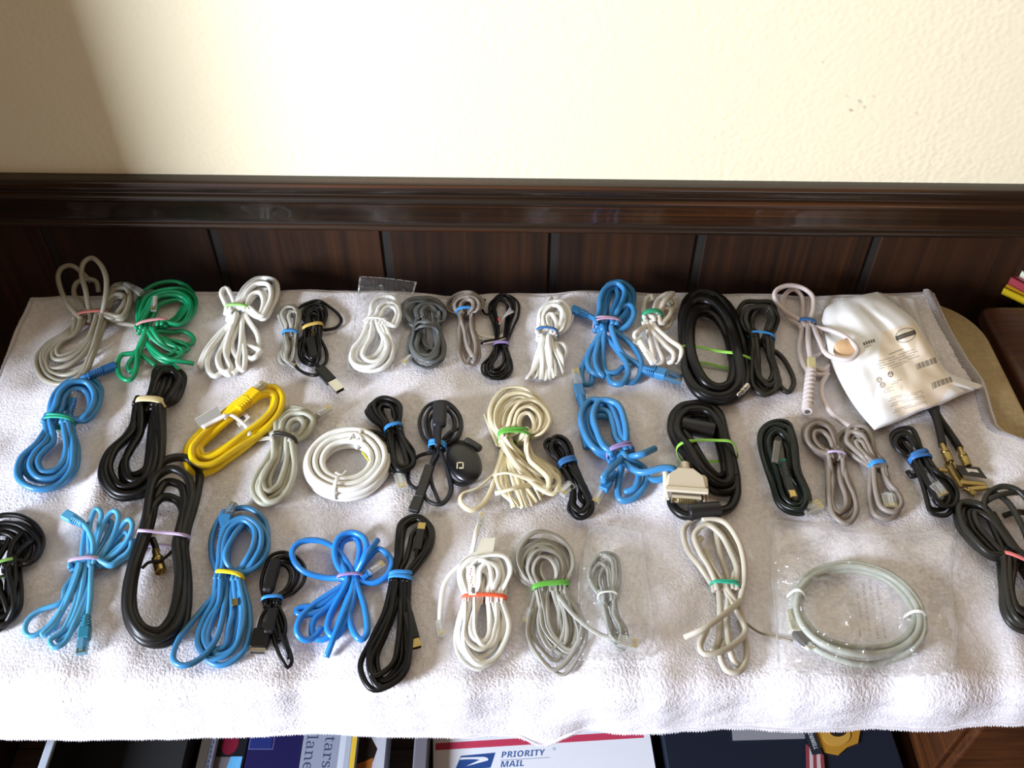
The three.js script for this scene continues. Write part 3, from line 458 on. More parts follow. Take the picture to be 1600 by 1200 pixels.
bundle({ n: 'coaxial_cable', l: 'thick glossy black cable coiled in a long oval with a lime band stretched across', c: 'black', r: 7.5, at: [1115, 548], ang: 84,
  rings: [[4, [1067, 545, 1066, 500, 1072, 472, 1090, 459, 1112, 461, 1135, 478, 1152, 508, 1162, 550, 1166, 588, 1158, 613, 1138, 626, 1112, 626, 1088, 615, 1073, 590], [1078, 535, 1080, 502, 1088, 489, 1102, 488, 1120, 499, 1132, 520, 1140, 552, 1144, 580, 1138, 600, 1122, 606, 1104, 599, 1090, 580, 1082, 560]]],
  extra: (b) => {
    const ring = [], P = [[1062, 543, 0.017], [1075, 540, 0.021], [1100, 544, 0.018], [1125, 549, 0.02], [1150, 552, 0.023], [1168, 558, 0.02], [1171, 562, 0.009], [1140, 575, 0.0015], [1110, 569, 0.0015], [1080, 563, 0.0015], [1063, 552, 0.008]].map(([x, y, h]) => S(x, y, h));
    b.part('rubber_band', sweep(curve(P, true), 0.0022, 0.0006, { closed: true, wide: () => V(0, 0, 1) }), M(BAND.lime, 0.45));
    b.metalPlug([1152, 618], [1168, 602], 10, 0.012); } });
bundle({ n: 'phone_cord', l: 'charcoal cable with a blue band, just right of the thick black oval coil', c: 'olive', r: 4, at: [1188, 537], ang: 88, band: ['blue', 4], bw: 34,
  lobes: [[7, [1174, 530, 1158, 502, 1160, 482, 1172, 475, 1190, 477, 1212, 479, 1215, 500, 1202, 530], [1182, 526, 1174, 498, 1181, 486, 1196, 486, 1200, 505, 1194, 526]], [6, [1174, 543, 1170, 580, 1180, 610, 1200, 619, 1216, 611, 1214, 588, 1200, 545], [1185, 545, 1185, 576, 1195, 596, 1207, 591, 1204, 566, 1194, 545]]],
  st: [[1192, 543, 1216, 553, 1233, 576, 1240, 600, 1231, 613, 1220, 605, 1211, 575, 1196, 546]] });
bundle({ n: 'headset_cable', l: 'pinkish white cable with a blue band, long ribbed strain relief and a round beige end', c: 'pinkish', r: 3.8, at: [1259, 511], ang: 78, band: ['deep', 6], bw: 22,
  st: [[{ h: 0.012 }, 1254, 507, 1228, 487, 1212, 470, 1212, 455, 1232, 446, 1254, 450, 1269, 462, 1271, 480, 1265, 504], [1250, 510, 1232, 496, 1222, 476, 1228, 459, 1241, 452, 1252, 462, 1256, 500], [{ h: 0.034 }, 1264, 512, 1300, 517, 1326, 530, 1340, 550, 1326, 562, 1296, 556, 1280, 531, 1272, 512], [1268, 511, 1284, 522, 1288, 540, 1282, 551, 1272, 558], [{ h: 0.008 }, 1260, 515, 1263, 540, 1267, 568], [1254, 516, 1249, 545, 1255, 570, 1262, 582], [1274, 576, 1286, 578, 1295, 572], [1272, 584, 1286, 586, 1294, 578], [{ free: 1 }, 1294, 584, 1284, 602, 1286, 624, 1302, 648, 1332, 669, 1344, 675]],
  extra: (b) => {
    b.slab([1267, 561], [1268, 579], 12, 10, M(0xd8cf9c, 0.5), 'collar', 0.004);
    const k = []; const a = S(1267, 578, 0.008), e = S(1261, 642, 0.006), L = a.distanceTo(e); k.push(cyl(0.0042, 0.0052, L, L / 2)); for (let i = 0; i < 8; i++) k.push(cyl(0.0062, 0.0062, L * 0.05, (i + 0.5) / 8 * L * 0.85)); k.push(cyl(0.0064, 0.0055, L * 0.12, L * 0.95));
    b.part('strain_relief', spin(merge(k), e.clone().sub(a), a), M(...CABLE.pinkish)); b.part('socket', spin(cyl(0.0025, 0.0025, 0.001, L + 0.0016), e.clone().sub(a), a), M(0x554f48, 0.6));
    const c = S(1321, 546, 0.034); b.part('round_cap', lathe([[-0.005, 0], [-0.005, 0.0125], [0.003, 0.013], [0.005, 0.0115], [0.0055, 0]], 30).rotateZ(Math.PI / 2).translate(c.x, c.y, c.z), M(0xe2bd92, 0.5)); } });

// ---------- middle row ----------
bundle({ n: 'ethernet_cable', l: 'blue network cable with a teal band, leftmost cable of the middle row', c: 'blue', r: 4.8, at: [98, 669], band: ['teal', 4, 2], bw: 42,
  lobes: [[5, [84, 662, 80, 632, 94, 607, 124, 591, 150, 597, 158, 622, 146, 646, 114, 672], [96, 662, 96, 636, 106, 616, 124, 609, 138, 618, 138, 640, 108, 666]], [6, [86, 674, 50, 697, 26, 725, 24, 748, 48, 767, 86, 767, 114, 745, 121, 710, 112, 674], [97, 677, 75, 697, 56, 720, 62, 735, 84, 731, 99, 710, 103, 682]]],
  st: [[{ free: 1 }, 100, 640, 112, 612, 128, 597, 142, 585]],
  extra: (b) => { b.boot([138, 588], [182, 571], 12, 15, M(0x1f5c94, 0.4), 0.004, 6); b.boot([109, 648], [114, 622], 8, 11, M(0x2f6d9e, 0.4), 0.006, 3); b.plug([114, 622], [117, 603], 10, 0.006); } });
bundle({ n: 'coaxial_cable', l: 'thick black cable with a wide tan rubber band, below the green cable', c: 'black', r: 5.5, at: [240, 645], ang: 108, band: ['tan', 10], bw: 42,
  lobes: [[5, [224, 640, 234, 605, 240, 580, 262, 576, 284, 588, 274, 618, 256, 642], [236, 640, 246, 605, 254, 590, 264, 592, 246, 640]], [7, [226, 652, 186, 690, 156, 722, 155, 755, 175, 779, 205, 781, 236, 765, 252, 720, 254, 655], [234, 657, 206, 692, 190, 722, 196, 740, 214, 740, 228, 712, 238, 660]]],
  st: [[{ h: 0.004 }, 230, 642, 240, 608, 247, 583], [{ h: 0.008 }, 234, 641, 246, 606, 254, 580], [{ h: 0.006 }, 240, 640, 254, 604, 263, 578], [{ h: 0.01 }, 245, 640, 262, 606, 271, 581], [{ h: 0.004 }, 250, 641, 268, 610, 278, 585], [{ h: 0.002 }, 254, 643, 272, 614, 285, 591]],
  extra: (b) => { b.metalPlug([208, 702], [217, 688], 8, 0.001, BRASS); } });
bundle({ n: 'ethernet_cable', l: 'bright yellow network cable with a white twist tie and a paper tag', c: 'yellow', r: 5, at: [366, 663], ang: 140,
  rings: [[5, [293, 700, 320, 670, 350, 645, 380, 620, 403, 607, 428, 601, 442, 613, 441, 638, 424, 665, 394, 690, 358, 716, 326, 737, 304, 737, 292, 722], [312, 700, 330, 680, 352, 660, 376, 640, 398, 624, 416, 616, 426, 620, 422, 640, 408, 655, 388, 670, 362, 690, 340, 705, 322, 713, 313, 709]]],
  st: [[{ free: 1 }, 300, 706, 330, 672, 358, 652, 376, 634]],
  extra: (b) => {
    b.boot([372, 638], [402, 610], 13, 19, 'yellow', 0.008, 5); b.plug([398, 613], [414, 599], 15, 0.008);
    b.strand([350, 655, 358, 648, 372, 655, 386, 668, 390, 680], 3, M(BAND.tie, 0.5), 0.013, 'twist_tie', 0.4);
    b.strand([316, 668, 335, 658, 354, 648], 4, M(0xe9e7e2, 0.4), 0.014, 'tie_sleeve', 0.7);
    const tag = (c, mt, name, h) => b.part(name, grid(1, 1, (i, j) => S(...c[i + j * 2], h), null), mt);
    const lines = canvasTex(256, 128, (g, w, h) => { g.fillStyle = '#b9b8b4'; g.fillRect(0, 0, w, h); g.fillStyle = '#8f8f8c'; for (let i = 0; i < 14; i++) g.fillRect(0, i * 9 + 2, w, 4); g.fillStyle = '#e6e6d8'; g.fillRect(0, 0, w, 5); });
    tag([[303, 655], [339, 634], [313, 668], [346, 648]], new THREE.MeshPhysicalMaterial({ map: lines, roughness: 0.6, side: THREE.DoubleSide }), 'paper_tag', 0.013);
    const fr = canvasTex(128, 96, (g, w, h) => { g.fillStyle = '#dcdad4'; g.fillRect(0, 0, w, h); g.fillStyle = '#4a4640'; g.fillRect(26, 22, 68, 50); g.fillStyle = '#c9b94a'; g.fillRect(34, 28, 20, 14); });
    tag([[364, 654], [383, 643], [374, 668], [391, 652]], new THREE.MeshPhysicalMaterial({ map: fr, roughness: 0.6, side: THREE.DoubleSide }), 'paper_tag', 0.003);
    tag([[396, 678], [424, 664], [402, 690], [431, 686]], new THREE.MeshPhysicalMaterial({ map: fr, roughness: 0.6, side: THREE.DoubleSide }), 'paper_tag', 0.003); } });
bundle({ n: 'ethernet_cable', l: 'greyish green network cable with a black band, between the yellow cable and the white coil', c: 'sage', r: 4.6, at: [447, 697], band: ['black', 4, 2], bw: 34,
  lobes: [[4, [437, 690, 434, 660, 442, 642, 462, 637, 485, 645, 494, 656, 484, 676, 458, 698], [446, 690, 452, 662, 465, 652, 477, 656, 470, 672, 452, 692]], [5, [438, 697, 415, 722, 400, 750, 399, 775, 413, 787, 432, 787, 450, 765, 459, 735, 457, 704], [446, 704, 427, 728, 416, 755, 422, 767, 434, 759, 444, 735, 450, 706]]],
  st: [[{ free: 1 }, 470, 670, 488, 655, 500, 648]],
  extra: (b) => { b.plug([497, 650], [516, 636], 12, 0.003); } });
{ // neat white coil
  const c = W(543, 725, TABLE_Y + 0.02), r = 0.0034, b = bundle({ n: 'ethernet_cable', l: 'white network cable wound in a neat round coil with white twist ties', c: 'white', r: 4.6, at: [543, 725], ang: 90 }), parts = [];
  const h0 = S(543, 725).y, put = (R, h, ph) => parts.push(sweep(Array.from({ length: 90 }, (_, i) => { const a = i / 90 * 6.2832, x = c.x + R * Math.cos(a) * 1.02, z = c.z + R * Math.sin(a); return V(x, Math.max(h0, TABLE_Y + towelH(x, z)) + h + 0.0006 * Math.sin(a * 2 + ph), z); }), r, r, { closed: true }));
  for (const [R, h] of [[0.0415, r], [0.0345, r], [0.0275, r], [0.0418, r * 2.8], [0.035, r * 2.8], [0.028, r * 2.8], [0.039, r * 4.5], [0.032, r * 4.5], [0.025, r * 4.4]]) put(R, h, R * 900);
  b.part('cable', merge(parts), M(...CABLE.white));
  for (const a of [1.75, -1.25]) { const ring = Array.from({ length: 24 }, (_, i) => { const t = i / 24 * 6.2832, R = 0.034 + 0.0125 * Math.cos(t); return V(c.x + R * Math.cos(a), h0 + r * 3.2 + 0.001 + (r * 3.1) * Math.sin(t), c.z + R * Math.sin(a)); }); b.part('twist_tie', sweep(ring, 0.002, 0.0006, { closed: true, wide: () => V(-Math.sin(a), 0, Math.cos(a)) }), M(BAND.tie, 0.5)); }
  b.strand([545, 687, 553, 676, 562, 680, 566, 690], 2, M(BAND.tie, 0.5), 0.018, 'tie_end', 0.5); b.strand([524, 738, 534, 742, 541, 735], 1.8, M(BAND.tie, 0.5), 0.018, 'tie_end', 0.5);
  b.plug([536, 676], [530, 664], 10, 0.003); b.strand([566, 706, 572, 714, 576, 720], 1.6, M(0xd8d83a, 0.5), 0.02, 'yellow_mark', 0.5);
}
bundle({ n: 'phone_cord', l: 'black flat phone cord with a blue band and clear plug, right of the white coil', c: 'softblack', r: 4.2, flat: 0.6, at: [616, 680], band: ['blue', 6], bw: 24,
  lobes: [[6, [606, 672, 576, 641, 578, 628, 600, 626, 622, 632, 624, 665], [613, 672, 594, 640, 604, 633, 614, 640, 618, 665]], [6, [608, 688, 612, 728, 624, 742, 640, 735, 654, 720, 646, 700, 624, 684], [613, 692, 621, 724, 632, 724, 630, 694]]],
  st: [[{ free: 1 }, 568, 674, 588, 675, 604, 686]],
  extra: (b) => { b.plug([623, 742], [630, 764], 15, 0.002); } });
bundle({ n: 'charger_cable', l: 'dark grey charger cable with a light blue band, round grey plug and black dome plug', c: 'charcoal', r: 3, at: [684, 703], ang: 95, band: ['blue', 5, 2], bw: 22,
  lobes: [[4, [678, 696, 661, 682, 657, 652, 668, 636, 690, 629, 711, 640, 722, 662, 720, 682, 694, 702], [683, 690, 674, 670, 677, 652, 695, 641, 705, 656, 702, 676, 690, 693]]],
  st: [[680, 706, 652, 714, 639, 734, 640, 755, 651, 763, 664, 745, 680, 714], [686, 708, 673, 740, 680, 770, 690, 786, 703, 770, 700, 740, 689, 708], [687, 708, 702, 742, 705, 770, 690, 788, 668, 782, 662, 765, 673, 735, 685, 710], [{ h: 0.01 }, 686, 700, 700, 678, 716, 670], [692, 700, 706, 690, 728, 692], [{ free: 1 }, 700, 745, 718, 757, 740, 751, 748, 741]],
  extra: (b) => {
    b.slab([688, 628], [686, 668], 22, 14, M(...CABLE.charcoal), 'round_plug', 0.008, 0.4); b.strand([686, 664, 684, 682, 685, 698], 5.5, 'charcoal', 0.009, 'neck');
    b.slab([726, 687], [752, 703], 13, 12, M(0x2c2c2a, 0.5), 'barrel_plug', 0.003, 0.45);
    const c = S(725, 722, 0.0085), wedge = b.part('dome_plug', new THREE.SphereGeometry(1, 32, 20).scale(0.0175, 0.0078, 0.028).rotateY(0.35).translate(c.x, c.y, c.z), M(0x0a0a0e, 0.3));
    const q = S(719, 727, 0.0162), tr = []; for (const [x, z, w, d] of [[-0.003, 0, 0.0012, 0.008], [0.003, 0, 0.0012, 0.008], [0, -0.0035, 0.007, 0.0012], [0.001, 0.0035, 0.004, 0.0012]]) tr.push(box(w, 0.0008, d, q.x + x, q.y, q.z + z));
    b.part('plug_mark', merge(tr), M(0xd8cfae, 0.4), wedge);
    b.slab([672, 728], [655, 778], 15, 9, M(0x1d1c1b, 0.5), 'cable_grip', 0.002, 0.2); b.slab([655, 777], [646, 800], 17, 9, M(0x1a1a19, 0.5), 'flat_plug', 0.001, 0.2); b.strand([684, 708, 680, 716, 673, 728], 4.5, 'charcoal', 0.003, 'neck'); } });
bundle({ n: 'phone_cord', l: 'large bundle of cream flat phone cord with a green band in the middle row', c: 'cream', r: 4, flat: 0.5, at: [803, 692], ang: 85, band: ['grass', 5, 2], bw: 44, cols: 8,
  lobes: [[16, [782, 685, 770, 652, 784, 622, 806, 609, 836, 615, 860, 645, 854, 666, 828, 690], [808, 685, 812, 656, 822, 642, 832, 645, 837, 662, 822, 685]], [6, [790, 700, 808, 728, 850, 762, 868, 765, 877, 747, 850, 722, 812, 700], [798, 704, 822, 730, 856, 755, 866, 750, 842, 728, 808, 704]]],
  st: [[778, 697, 766, 666, 758, 648], [784, 702, 776, 732, 750, 760, 722, 772, 720, 786, 735, 797, 752, 790, 768, 765, 775, 735, 788, 702], [{ h: 0.012, free: 1 }, 772, 742, 795, 739, 830, 750, 862, 768], [{ h: 0.012, free: 1 }, 774, 771, 800, 764, 832, 757], [786, 704, 782, 725, 790, 752, 800, 780, 806, 792], [790, 704, 790, 740, 802, 793], [792, 705, 800, 742, 816, 794], [795, 705, 812, 742, 832, 790], [798, 705, 824, 742, 846, 781], [784, 706, 784, 755, 803, 788], [796, 703, 834, 738, 852, 766], [794, 703, 806, 745, 824, 792], [800, 704, 832, 750, 850, 773], [787, 706, 788, 760, 812, 792], [800, 702, 830, 722, 862, 740], [793, 705, 806, 738, 838, 786], [786, 704, 776, 742, 786, 770, 810, 788]] });
bundle({ n: 'phone_cord', l: 'small black phone cord with a dark blue band touching the large cream bundle', c: 'softblack', r: 3.8, flat: 0.7, at: [886, 731], band: ['deep', 5, 2], bw: 24,
  lobes: [[6, [878, 728, 856, 702, 854, 688, 868, 683, 882, 690, 893, 710, 894, 725], [883, 724, 868, 702, 870, 692, 880, 700, 888, 724]], [5, [884, 738, 897, 765, 892, 788, 900, 802, 916, 803, 928, 790, 920, 765, 898, 735], [889, 737, 905, 765, 902, 786, 910, 790, 916, 776, 895, 738]]],
  extra: (b) => { b.plug([894, 758], [876, 772], 18, 0.003); b.strand([884, 742, 886, 752, 888, 762], 3.4, 'softblack', 0.003, 'tail', 0.7); } });
bundle({ n: 'ethernet_cable', l: 'blue network cable with a purple band and a plug standing up at its upper left', c: 'blue', r: 5.3, at: [967, 716], ang: 60, band: ['purple', 4, 2], bw: 38,
  lobes: [[5, [954, 718, 926, 700, 912, 670, 914, 642, 932, 624, 955, 625, 971, 650, 978, 685, 976, 716], [962, 712, 941, 682, 930, 652, 938, 637, 954, 642, 964, 672, 968, 706]]],
  st: [[{ free: 1 }, 916, 700, 911, 672, 912, 650, 912, 636], [{ free: 1 }, 918, 655, 940, 650, 960, 656], [{ h: 0.016 }, 970, 720, 952, 735, 942, 748, 950, 752], [{ h: 0.016 }, 978, 722, 1002, 710, 1023, 701], [{ h: 0.012 }, 968, 722, 1000, 738, 1040, 731, 1055, 734, 1046, 742], [982, 722, 1008, 734, 1008, 756, 990, 779, 970, 781, 965, 765, 974, 728], [975, 724, 998, 740, 992, 762, 976, 770], [{ free: 1 }, 1006, 748, 1028, 750, 1044, 744]],
  extra: (b) => { b.boot([912, 640], [903, 602], 11, 16, 'blue', 0.003, 5); b.plug([905, 604], [899, 578], 13, 0.003, M(0xdfe6ea, 0.15, { transmission: 0.7 })); b.boot([960, 738], [942, 766], 11, 15, 'blue', 0.006, 4); b.plug([943, 762], [930, 786], 13, 0.003); } });
bundle({ n: 'monitor_cable', l: 'thick black monitor cable with a lime band and a beige screw-in monitor plug', c: 'black', r: 7.2, at: [1103, 700], ang: 72,
  rings: [[3, [1049, 680, 1048, 655, 1058, 638, 1078, 632, 1105, 633, 1124, 650, 1132, 680, 1144, 720, 1148, 756, 1136, 768, 1112, 764, 1090, 748, 1072, 715, 1056, 695], [1066, 672, 1066, 660, 1076, 650, 1092, 649, 1108, 655, 1118, 680, 1128, 715, 1132, 742, 1122, 746, 1108, 736, 1094, 716, 1080, 692]]],
  st: [[{ free: 1, flat0: 1 }, 1150, 745, 1150, 775, 1138, 795, 1118, 800], [{ free: 1, flat0: 1 }, 1084, 808, 1064, 803, 1050, 788, 1050, 775]],
  extra: (b) => {
    const P = [[1057, 703, 0.012], [1064, 693, 0.022], [1090, 688, 0.02], [1120, 688, 0.02], [1142, 690, 0.022], [1151, 702, 0.014], [1151, 716, 0.0035], [1128, 720, 0.003], [1100, 722, 0.003], [1068, 722, 0.0035]].map(([x, y, h]) => S(x, y, h));
    b.part('rubber_band', sweep(curve(P, true), 0.002, 0.0006, { closed: true, wide: () => V(0, 0, 1) }), M(BAND.lime, 0.45));
    const fe = (A, B, w, name) => { const a = S(A[0], A[1], w * b.m * 0.5 + 0.003), e = S(B[0], B[1], w * b.m * 0.5 + 0.003), L = a.distanceTo(e), R = w * b.m * 0.5; b.part(name, spin(lathe([[0, 0], [0, R * 0.7], [L * 0.04, R], [L * 0.96, R], [L, R * 0.7], [L, 0]], 28), e.clone().sub(a), a), M(0x151517, 0.4)); };
    fe([1064, 664], [1117, 674], 27, 'ferrite_core'); fe([1076, 800], [1126, 796], 24, 'ferrite_core');
    // beige plug: hood, neck, flange, thumbscrews, metal shell and gold contacts facing the viewer
    const a = S(1070, 735, 0.012), e = S(1071, 786, 0.010), d = e.clone().sub(a); d.y = 0; d.normalize(); const L = 0.034, beige = M(0xd2c8b0, 0.45), hood = new THREE.Shape(); hood.moveTo(0.004, -0.007); hood.lineTo(0.013, -0.0165); hood.lineTo(L - 0.005, -0.0185); hood.lineTo(L - 0.005, 0.0185); hood.lineTo(0.013, 0.0165); hood.lineTo(0.004, 0.007);
    const o = V(a.x, S(1070, 760).y + 0.0125, a.z), h = b.part('monitor_plug', spin(merge([new THREE.ExtrudeGeometry(hood, { depth: 0.012, bevelEnabled: true, bevelSize: 0.0015, bevelThickness: 0.0015, bevelSegments: 2 }).translate(0, 0, -0.006).rotateX(-Math.PI / 2), rbox(0.006, 0.017, 0.043, 0.001, L - 0.003), cyl(0.0048, 0.0062, 0.012, -0.002)]), d, o), beige);
    b.part('thumbscrew', spin(merge([cyl(0.0036, 0.0036, 0.02, 0.012, 0, -0.019), cyl(0.0014, 0.0014, 0.018, 0.03, 0, -0.018)]), d, o), beige, h);
    b.part('thumbscrew', spin(merge([cyl(0.0036, 0.0036, 0.02, 0.012, 0, 0.019), cyl(0.0014, 0.0014, 0.018, 0.03, 0, 0.018)]), d, o), beige, h);
    b.part('metal_shell', spin(merge([box(0.006, 0.0006, 0.029, L + 0.003, 0.0042), box(0.006, 0.0006, 0.027, L + 0.003, -0.0042), box(0.006, 0.0084, 0.0006, L + 0.003, 0, 0.0142), box(0.006, 0.0084, 0.0006, L + 0.003, 0, -0.0142), box(0.0008, 0.013, 0.039, L + 0.0004)]), d, o), STEEL, h);
    const pins = [box(0.003, 0.0072, 0.027, L + 0.0015)], g2 = []; for (let i = 0; i < 8; i++) for (const y of [-0.0022, 0, 0.0022]) g2.push(box(0.0034, 0.001, 0.0012, L + 0.0042, y, -0.009 + i * 0.0022)); g2.push(box(0.0034, 0.0008, 0.004, L + 0.0042, 0, 0.0108));
    b.part('insulator', spin(merge(pins), d, o), M(0xd9cdb2, 0.5), h); b.part('contacts', spin(merge(g2), d, o), GOLD, h); } });
bundle({ n: 'ethernet_cable', l: 'glossy greenish black network cable with a teal band and a clear plug', c: 'racing', r: 4.6, at: [1220, 727], ang: 75, band: ['teal', 5], bw: 50,
  rings: [[5, [1187, 692, 1191, 671, 1208, 661, 1230, 662, 1241, 690, 1247, 735, 1263, 775, 1260, 799, 1240, 803, 1217, 792, 1205, 760, 1193, 722], [1203, 692, 1209, 678, 1220, 676, 1229, 700, 1235, 738, 1252, 772, 1245, 784, 1230, 774, 1219, 742, 1208, 715]]],
  extra: (b) => { b.slab([1215, 690], [1211, 722], 11, 9, M(0x5a574c, 0.45), 'boot', 0.012, 0.2); b.boot([1224, 722], [1236, 768], 9, 11, M(0x1b1e1c, 0.4), 0.01, 6); b.slab([1235, 763], [1240, 777], 10, 5, GOLD, 'gold_tip', 0.012, 0.1); b.plug([1254, 800], [1282, 788], 17, 0.001); } });
bundle({ n: 'phone_cord', l: 'brownish grey cord with a lavender band, left one of the matching pair below the mailer', c: 'taupe', r: 4, at: [1302, 721], band: ['lavender', 4], bw: 26,
  lobes: [[7, [1292, 716, 1265, 700, 1256, 680, 1265, 664, 1281, 661, 1300, 672, 1308, 690, 1306, 712], [1298, 711, 1279, 695, 1276, 681, 1285, 676, 1295, 690, 1301, 708]], [4, [1296, 728, 1290, 760, 1292, 790, 1305, 817, 1325, 819, 1339, 796, 1330, 760, 1311, 726], [1303, 732, 1303, 770, 1309, 799, 1323, 796, 1325, 776, 1309, 738]]] });
bundle({ n: 'phone_cord', l: 'brownish grey cord with a blue band and a clear plug inside its lower loop', c: 'taupe', r: 4.2, at: [1368, 732], band: ['blue', 7], bw: 20,
  lobes: [[6, [1360, 728, 1326, 700, 1314, 686, 1322, 673, 1340, 671, 1355, 685, 1363, 705, 1372, 726], [1365, 722, 1341, 697, 1336, 687, 1346, 687, 1353, 702, 1368, 722]], [3, [1362, 738, 1361, 775, 1370, 800, 1390, 808, 1409, 795, 1404, 770, 1376, 737], [1370, 740, 1373, 770, 1379, 789, 1391, 793, 1400, 781, 1374, 746]]],
  extra: (b) => { b.plug([1386, 774], [1392, 796], 20, 0.001); } });
bundle({ n: 'phone_cord', l: 'black phone cord with a wide blue band and a clear plug, below the mailer', c: 'softblack', r: 4, flat: 0.7, at: [1433, 722], band: ['deep', 6, 2], bw: 28,
  lobes: [[7, [1424, 718, 1396, 700, 1392, 686, 1405, 676, 1421, 675, 1431, 690, 1442, 716], [1429, 713, 1411, 694, 1412, 686, 1422, 692, 1434, 711]], [6, [1432, 730, 1446, 765, 1455, 795, 1470, 803, 1485, 795, 1492, 770, 1475, 745, 1446, 726], [1439, 735, 1455, 766, 1462, 785, 1472, 788, 1478, 769, 1449, 735]]],
  st: [[{ free: 1 }, 1418, 736, 1424, 744, 1434, 742], [{ h: 0.01 }, 1442, 728, 1466, 738, 1488, 752]],
  extra: (b) => { b.plug([1458, 757], [1474, 776], 18, 0.007); } });
bundle({ n: 'video_cable', l: 'pair of black cables ending in gold connectors, coming out from under the mailer', c: 'softblack', r: 6, at: [1462, 655], ang: 70,
  st: [[{ free: 1, flat0: 1 }, 1446, 628, 1458, 643, 1467, 668, 1473, 697], [{ free: 1, flat0: 1 }, 1462, 632, 1464, 648, 1484, 678, 1500, 702]],
  extra: (b) => {
    b.metalPlug([1472, 694], [1484, 722], 13, 0.002, BRASS, 'gold_connector'); b.metalPlug([1499, 700], [1512, 729], 13, 0.002, BRASS, 'gold_connector');
    const P = (c) => c.map(([x, y]) => S(x, y, 0.003)), pl = P([[1490, 730], [1528, 734], [1541, 752], [1500, 746]]);
    const plate = b.part('black_plate', grid(1, 1, (i, j) => pl[j ? 3 - i : i].clone().add(V(0, 0.004, 0))), M(0x17140f, 0.4, { side: THREE.DoubleSide }));
    const q = P([[1506, 736], [1524, 738], [1529, 745], [1511, 743]]); b.part('label', grid(1, 1, (i, j) => q[j ? 3 - i : i].clone().add(V(0, 0.0046, 0))), M(0xd9d4c8, 0.5, { side: THREE.DoubleSide }), plate);
    for (const [A, B, w] of [[[1478, 724], [1502, 762], 6], [[1488, 722], [1508, 758], 5], [[1500, 754], [1540, 757], 9], [[1512, 765], [1542, 762], 8], [[1466, 734], [1480, 736], 7]]) b.slab(A, B, w, 5, BRASS, 'gold_bracket', 0.001, 0.2);
    b.metalPlug([1506, 764], [1524, 773], 9, 0.001, BRASS, 'gold_connector'); } });

// ---------- front row ----------
bundle({ n: 'power_cable', l: 'black cable with a light green band, cut off by the left picture edge', c: 'softblack', r: 4.4, at: [5, 900], ang: 95, band: ['green', 5], bw: 56,
  lobes: [[11, [-12, 892, -25, 850, -15, 812, 15, 805, 48, 820, 64, 844, 56, 870, 28, 896], [3, 892, 5, 866, 12, 854, 22, 860, 24, 874, 16, 894]], [9, [28, 908, 33, 940, 20, 970, -8, 985, -30, 960, -15, 905], [11, 912, 12, 930, 8, 938, 1, 928, 3, 908]]],
  st: [[{ h: 0.006 }, -3, 895, 8, 855, 18, 830], [{ h: 0.01 }, 6, 896, 20, 850, 38, 830], [{ h: 0.008 }, 12, 898, 36, 856, 56, 846], [{ h: 0.006 }, 2, 905, 8, 942, 14, 966], [{ h: 0.01 }, 12, 905, 22, 946, 10, 974], [{ h: 0.008 }, -2, 905, -8, 948, 0, 974]] });
bundle({ n: 'ethernet_cable', l: 'light sky-blue network cable with a mauve band, fanned loops above it', c: 'pale', r: 4.1, at: [137, 886], ang: 100, band: ['lavender', 6], bw: 42,
  lobes: [[3, [150, 886, 190, 850, 209, 836, 213, 850, 186, 876, 158, 892], [152, 886, 185, 858, 200, 848, 204, 856, 180, 876, 156, 890]]],
  st: [[{ h: 0.016 }, 142, 882, 145, 848, 138, 828, 128, 816], [128, 884, 132, 835, 137, 818], [{ h: 0.006 }, 140, 878, 140, 822, 150, 795, 158, 801, 150, 840, 144, 880], [{ h: 0.01 }, 146, 880, 165, 812, 178, 798, 185, 806, 175, 842, 152, 882], [{ h: 0.006 }, 150, 882, 185, 830, 200, 812, 207, 821, 195, 850, 154, 886], [143, 878, 155, 835, 168, 812, 174, 818, 160, 850, 148, 880], [150, 884, 178, 850, 196, 832, 200, 842, 172, 872, 154, 888], [124, 892, 102, 918, 96, 940, 60, 955, 43, 970, 40, 989, 50, 994, 74, 980, 108, 930, 128, 892], [128, 893, 106, 930, 86, 970, 64, 994, 74, 990, 100, 950, 133, 895], [132, 894, 115, 950, 96, 988, 78, 1000, 85, 1012, 100, 1005, 116, 975, 134, 930, 140, 895], [140, 894, 139, 930, 124, 968, 108, 990, 88, 1004], [144, 894, 141, 935, 136, 972], [126, 894, 104, 940, 92, 965, 84, 985], [134, 894, 124, 940, 110, 975, 92, 996]],
  extra: (b) => { b.boot([130, 819], [100, 803], 11, 16, 'pale', 0.006, 5); b.boot([136, 962], [131, 1000], 10, 17, M(0x2a7690, 0.4), 0.002, 4); b.plug([131, 996], [127, 1022], 15, 0.001, M(0x8ec5d8, 0.15, { transmission: 0.7 })); } });
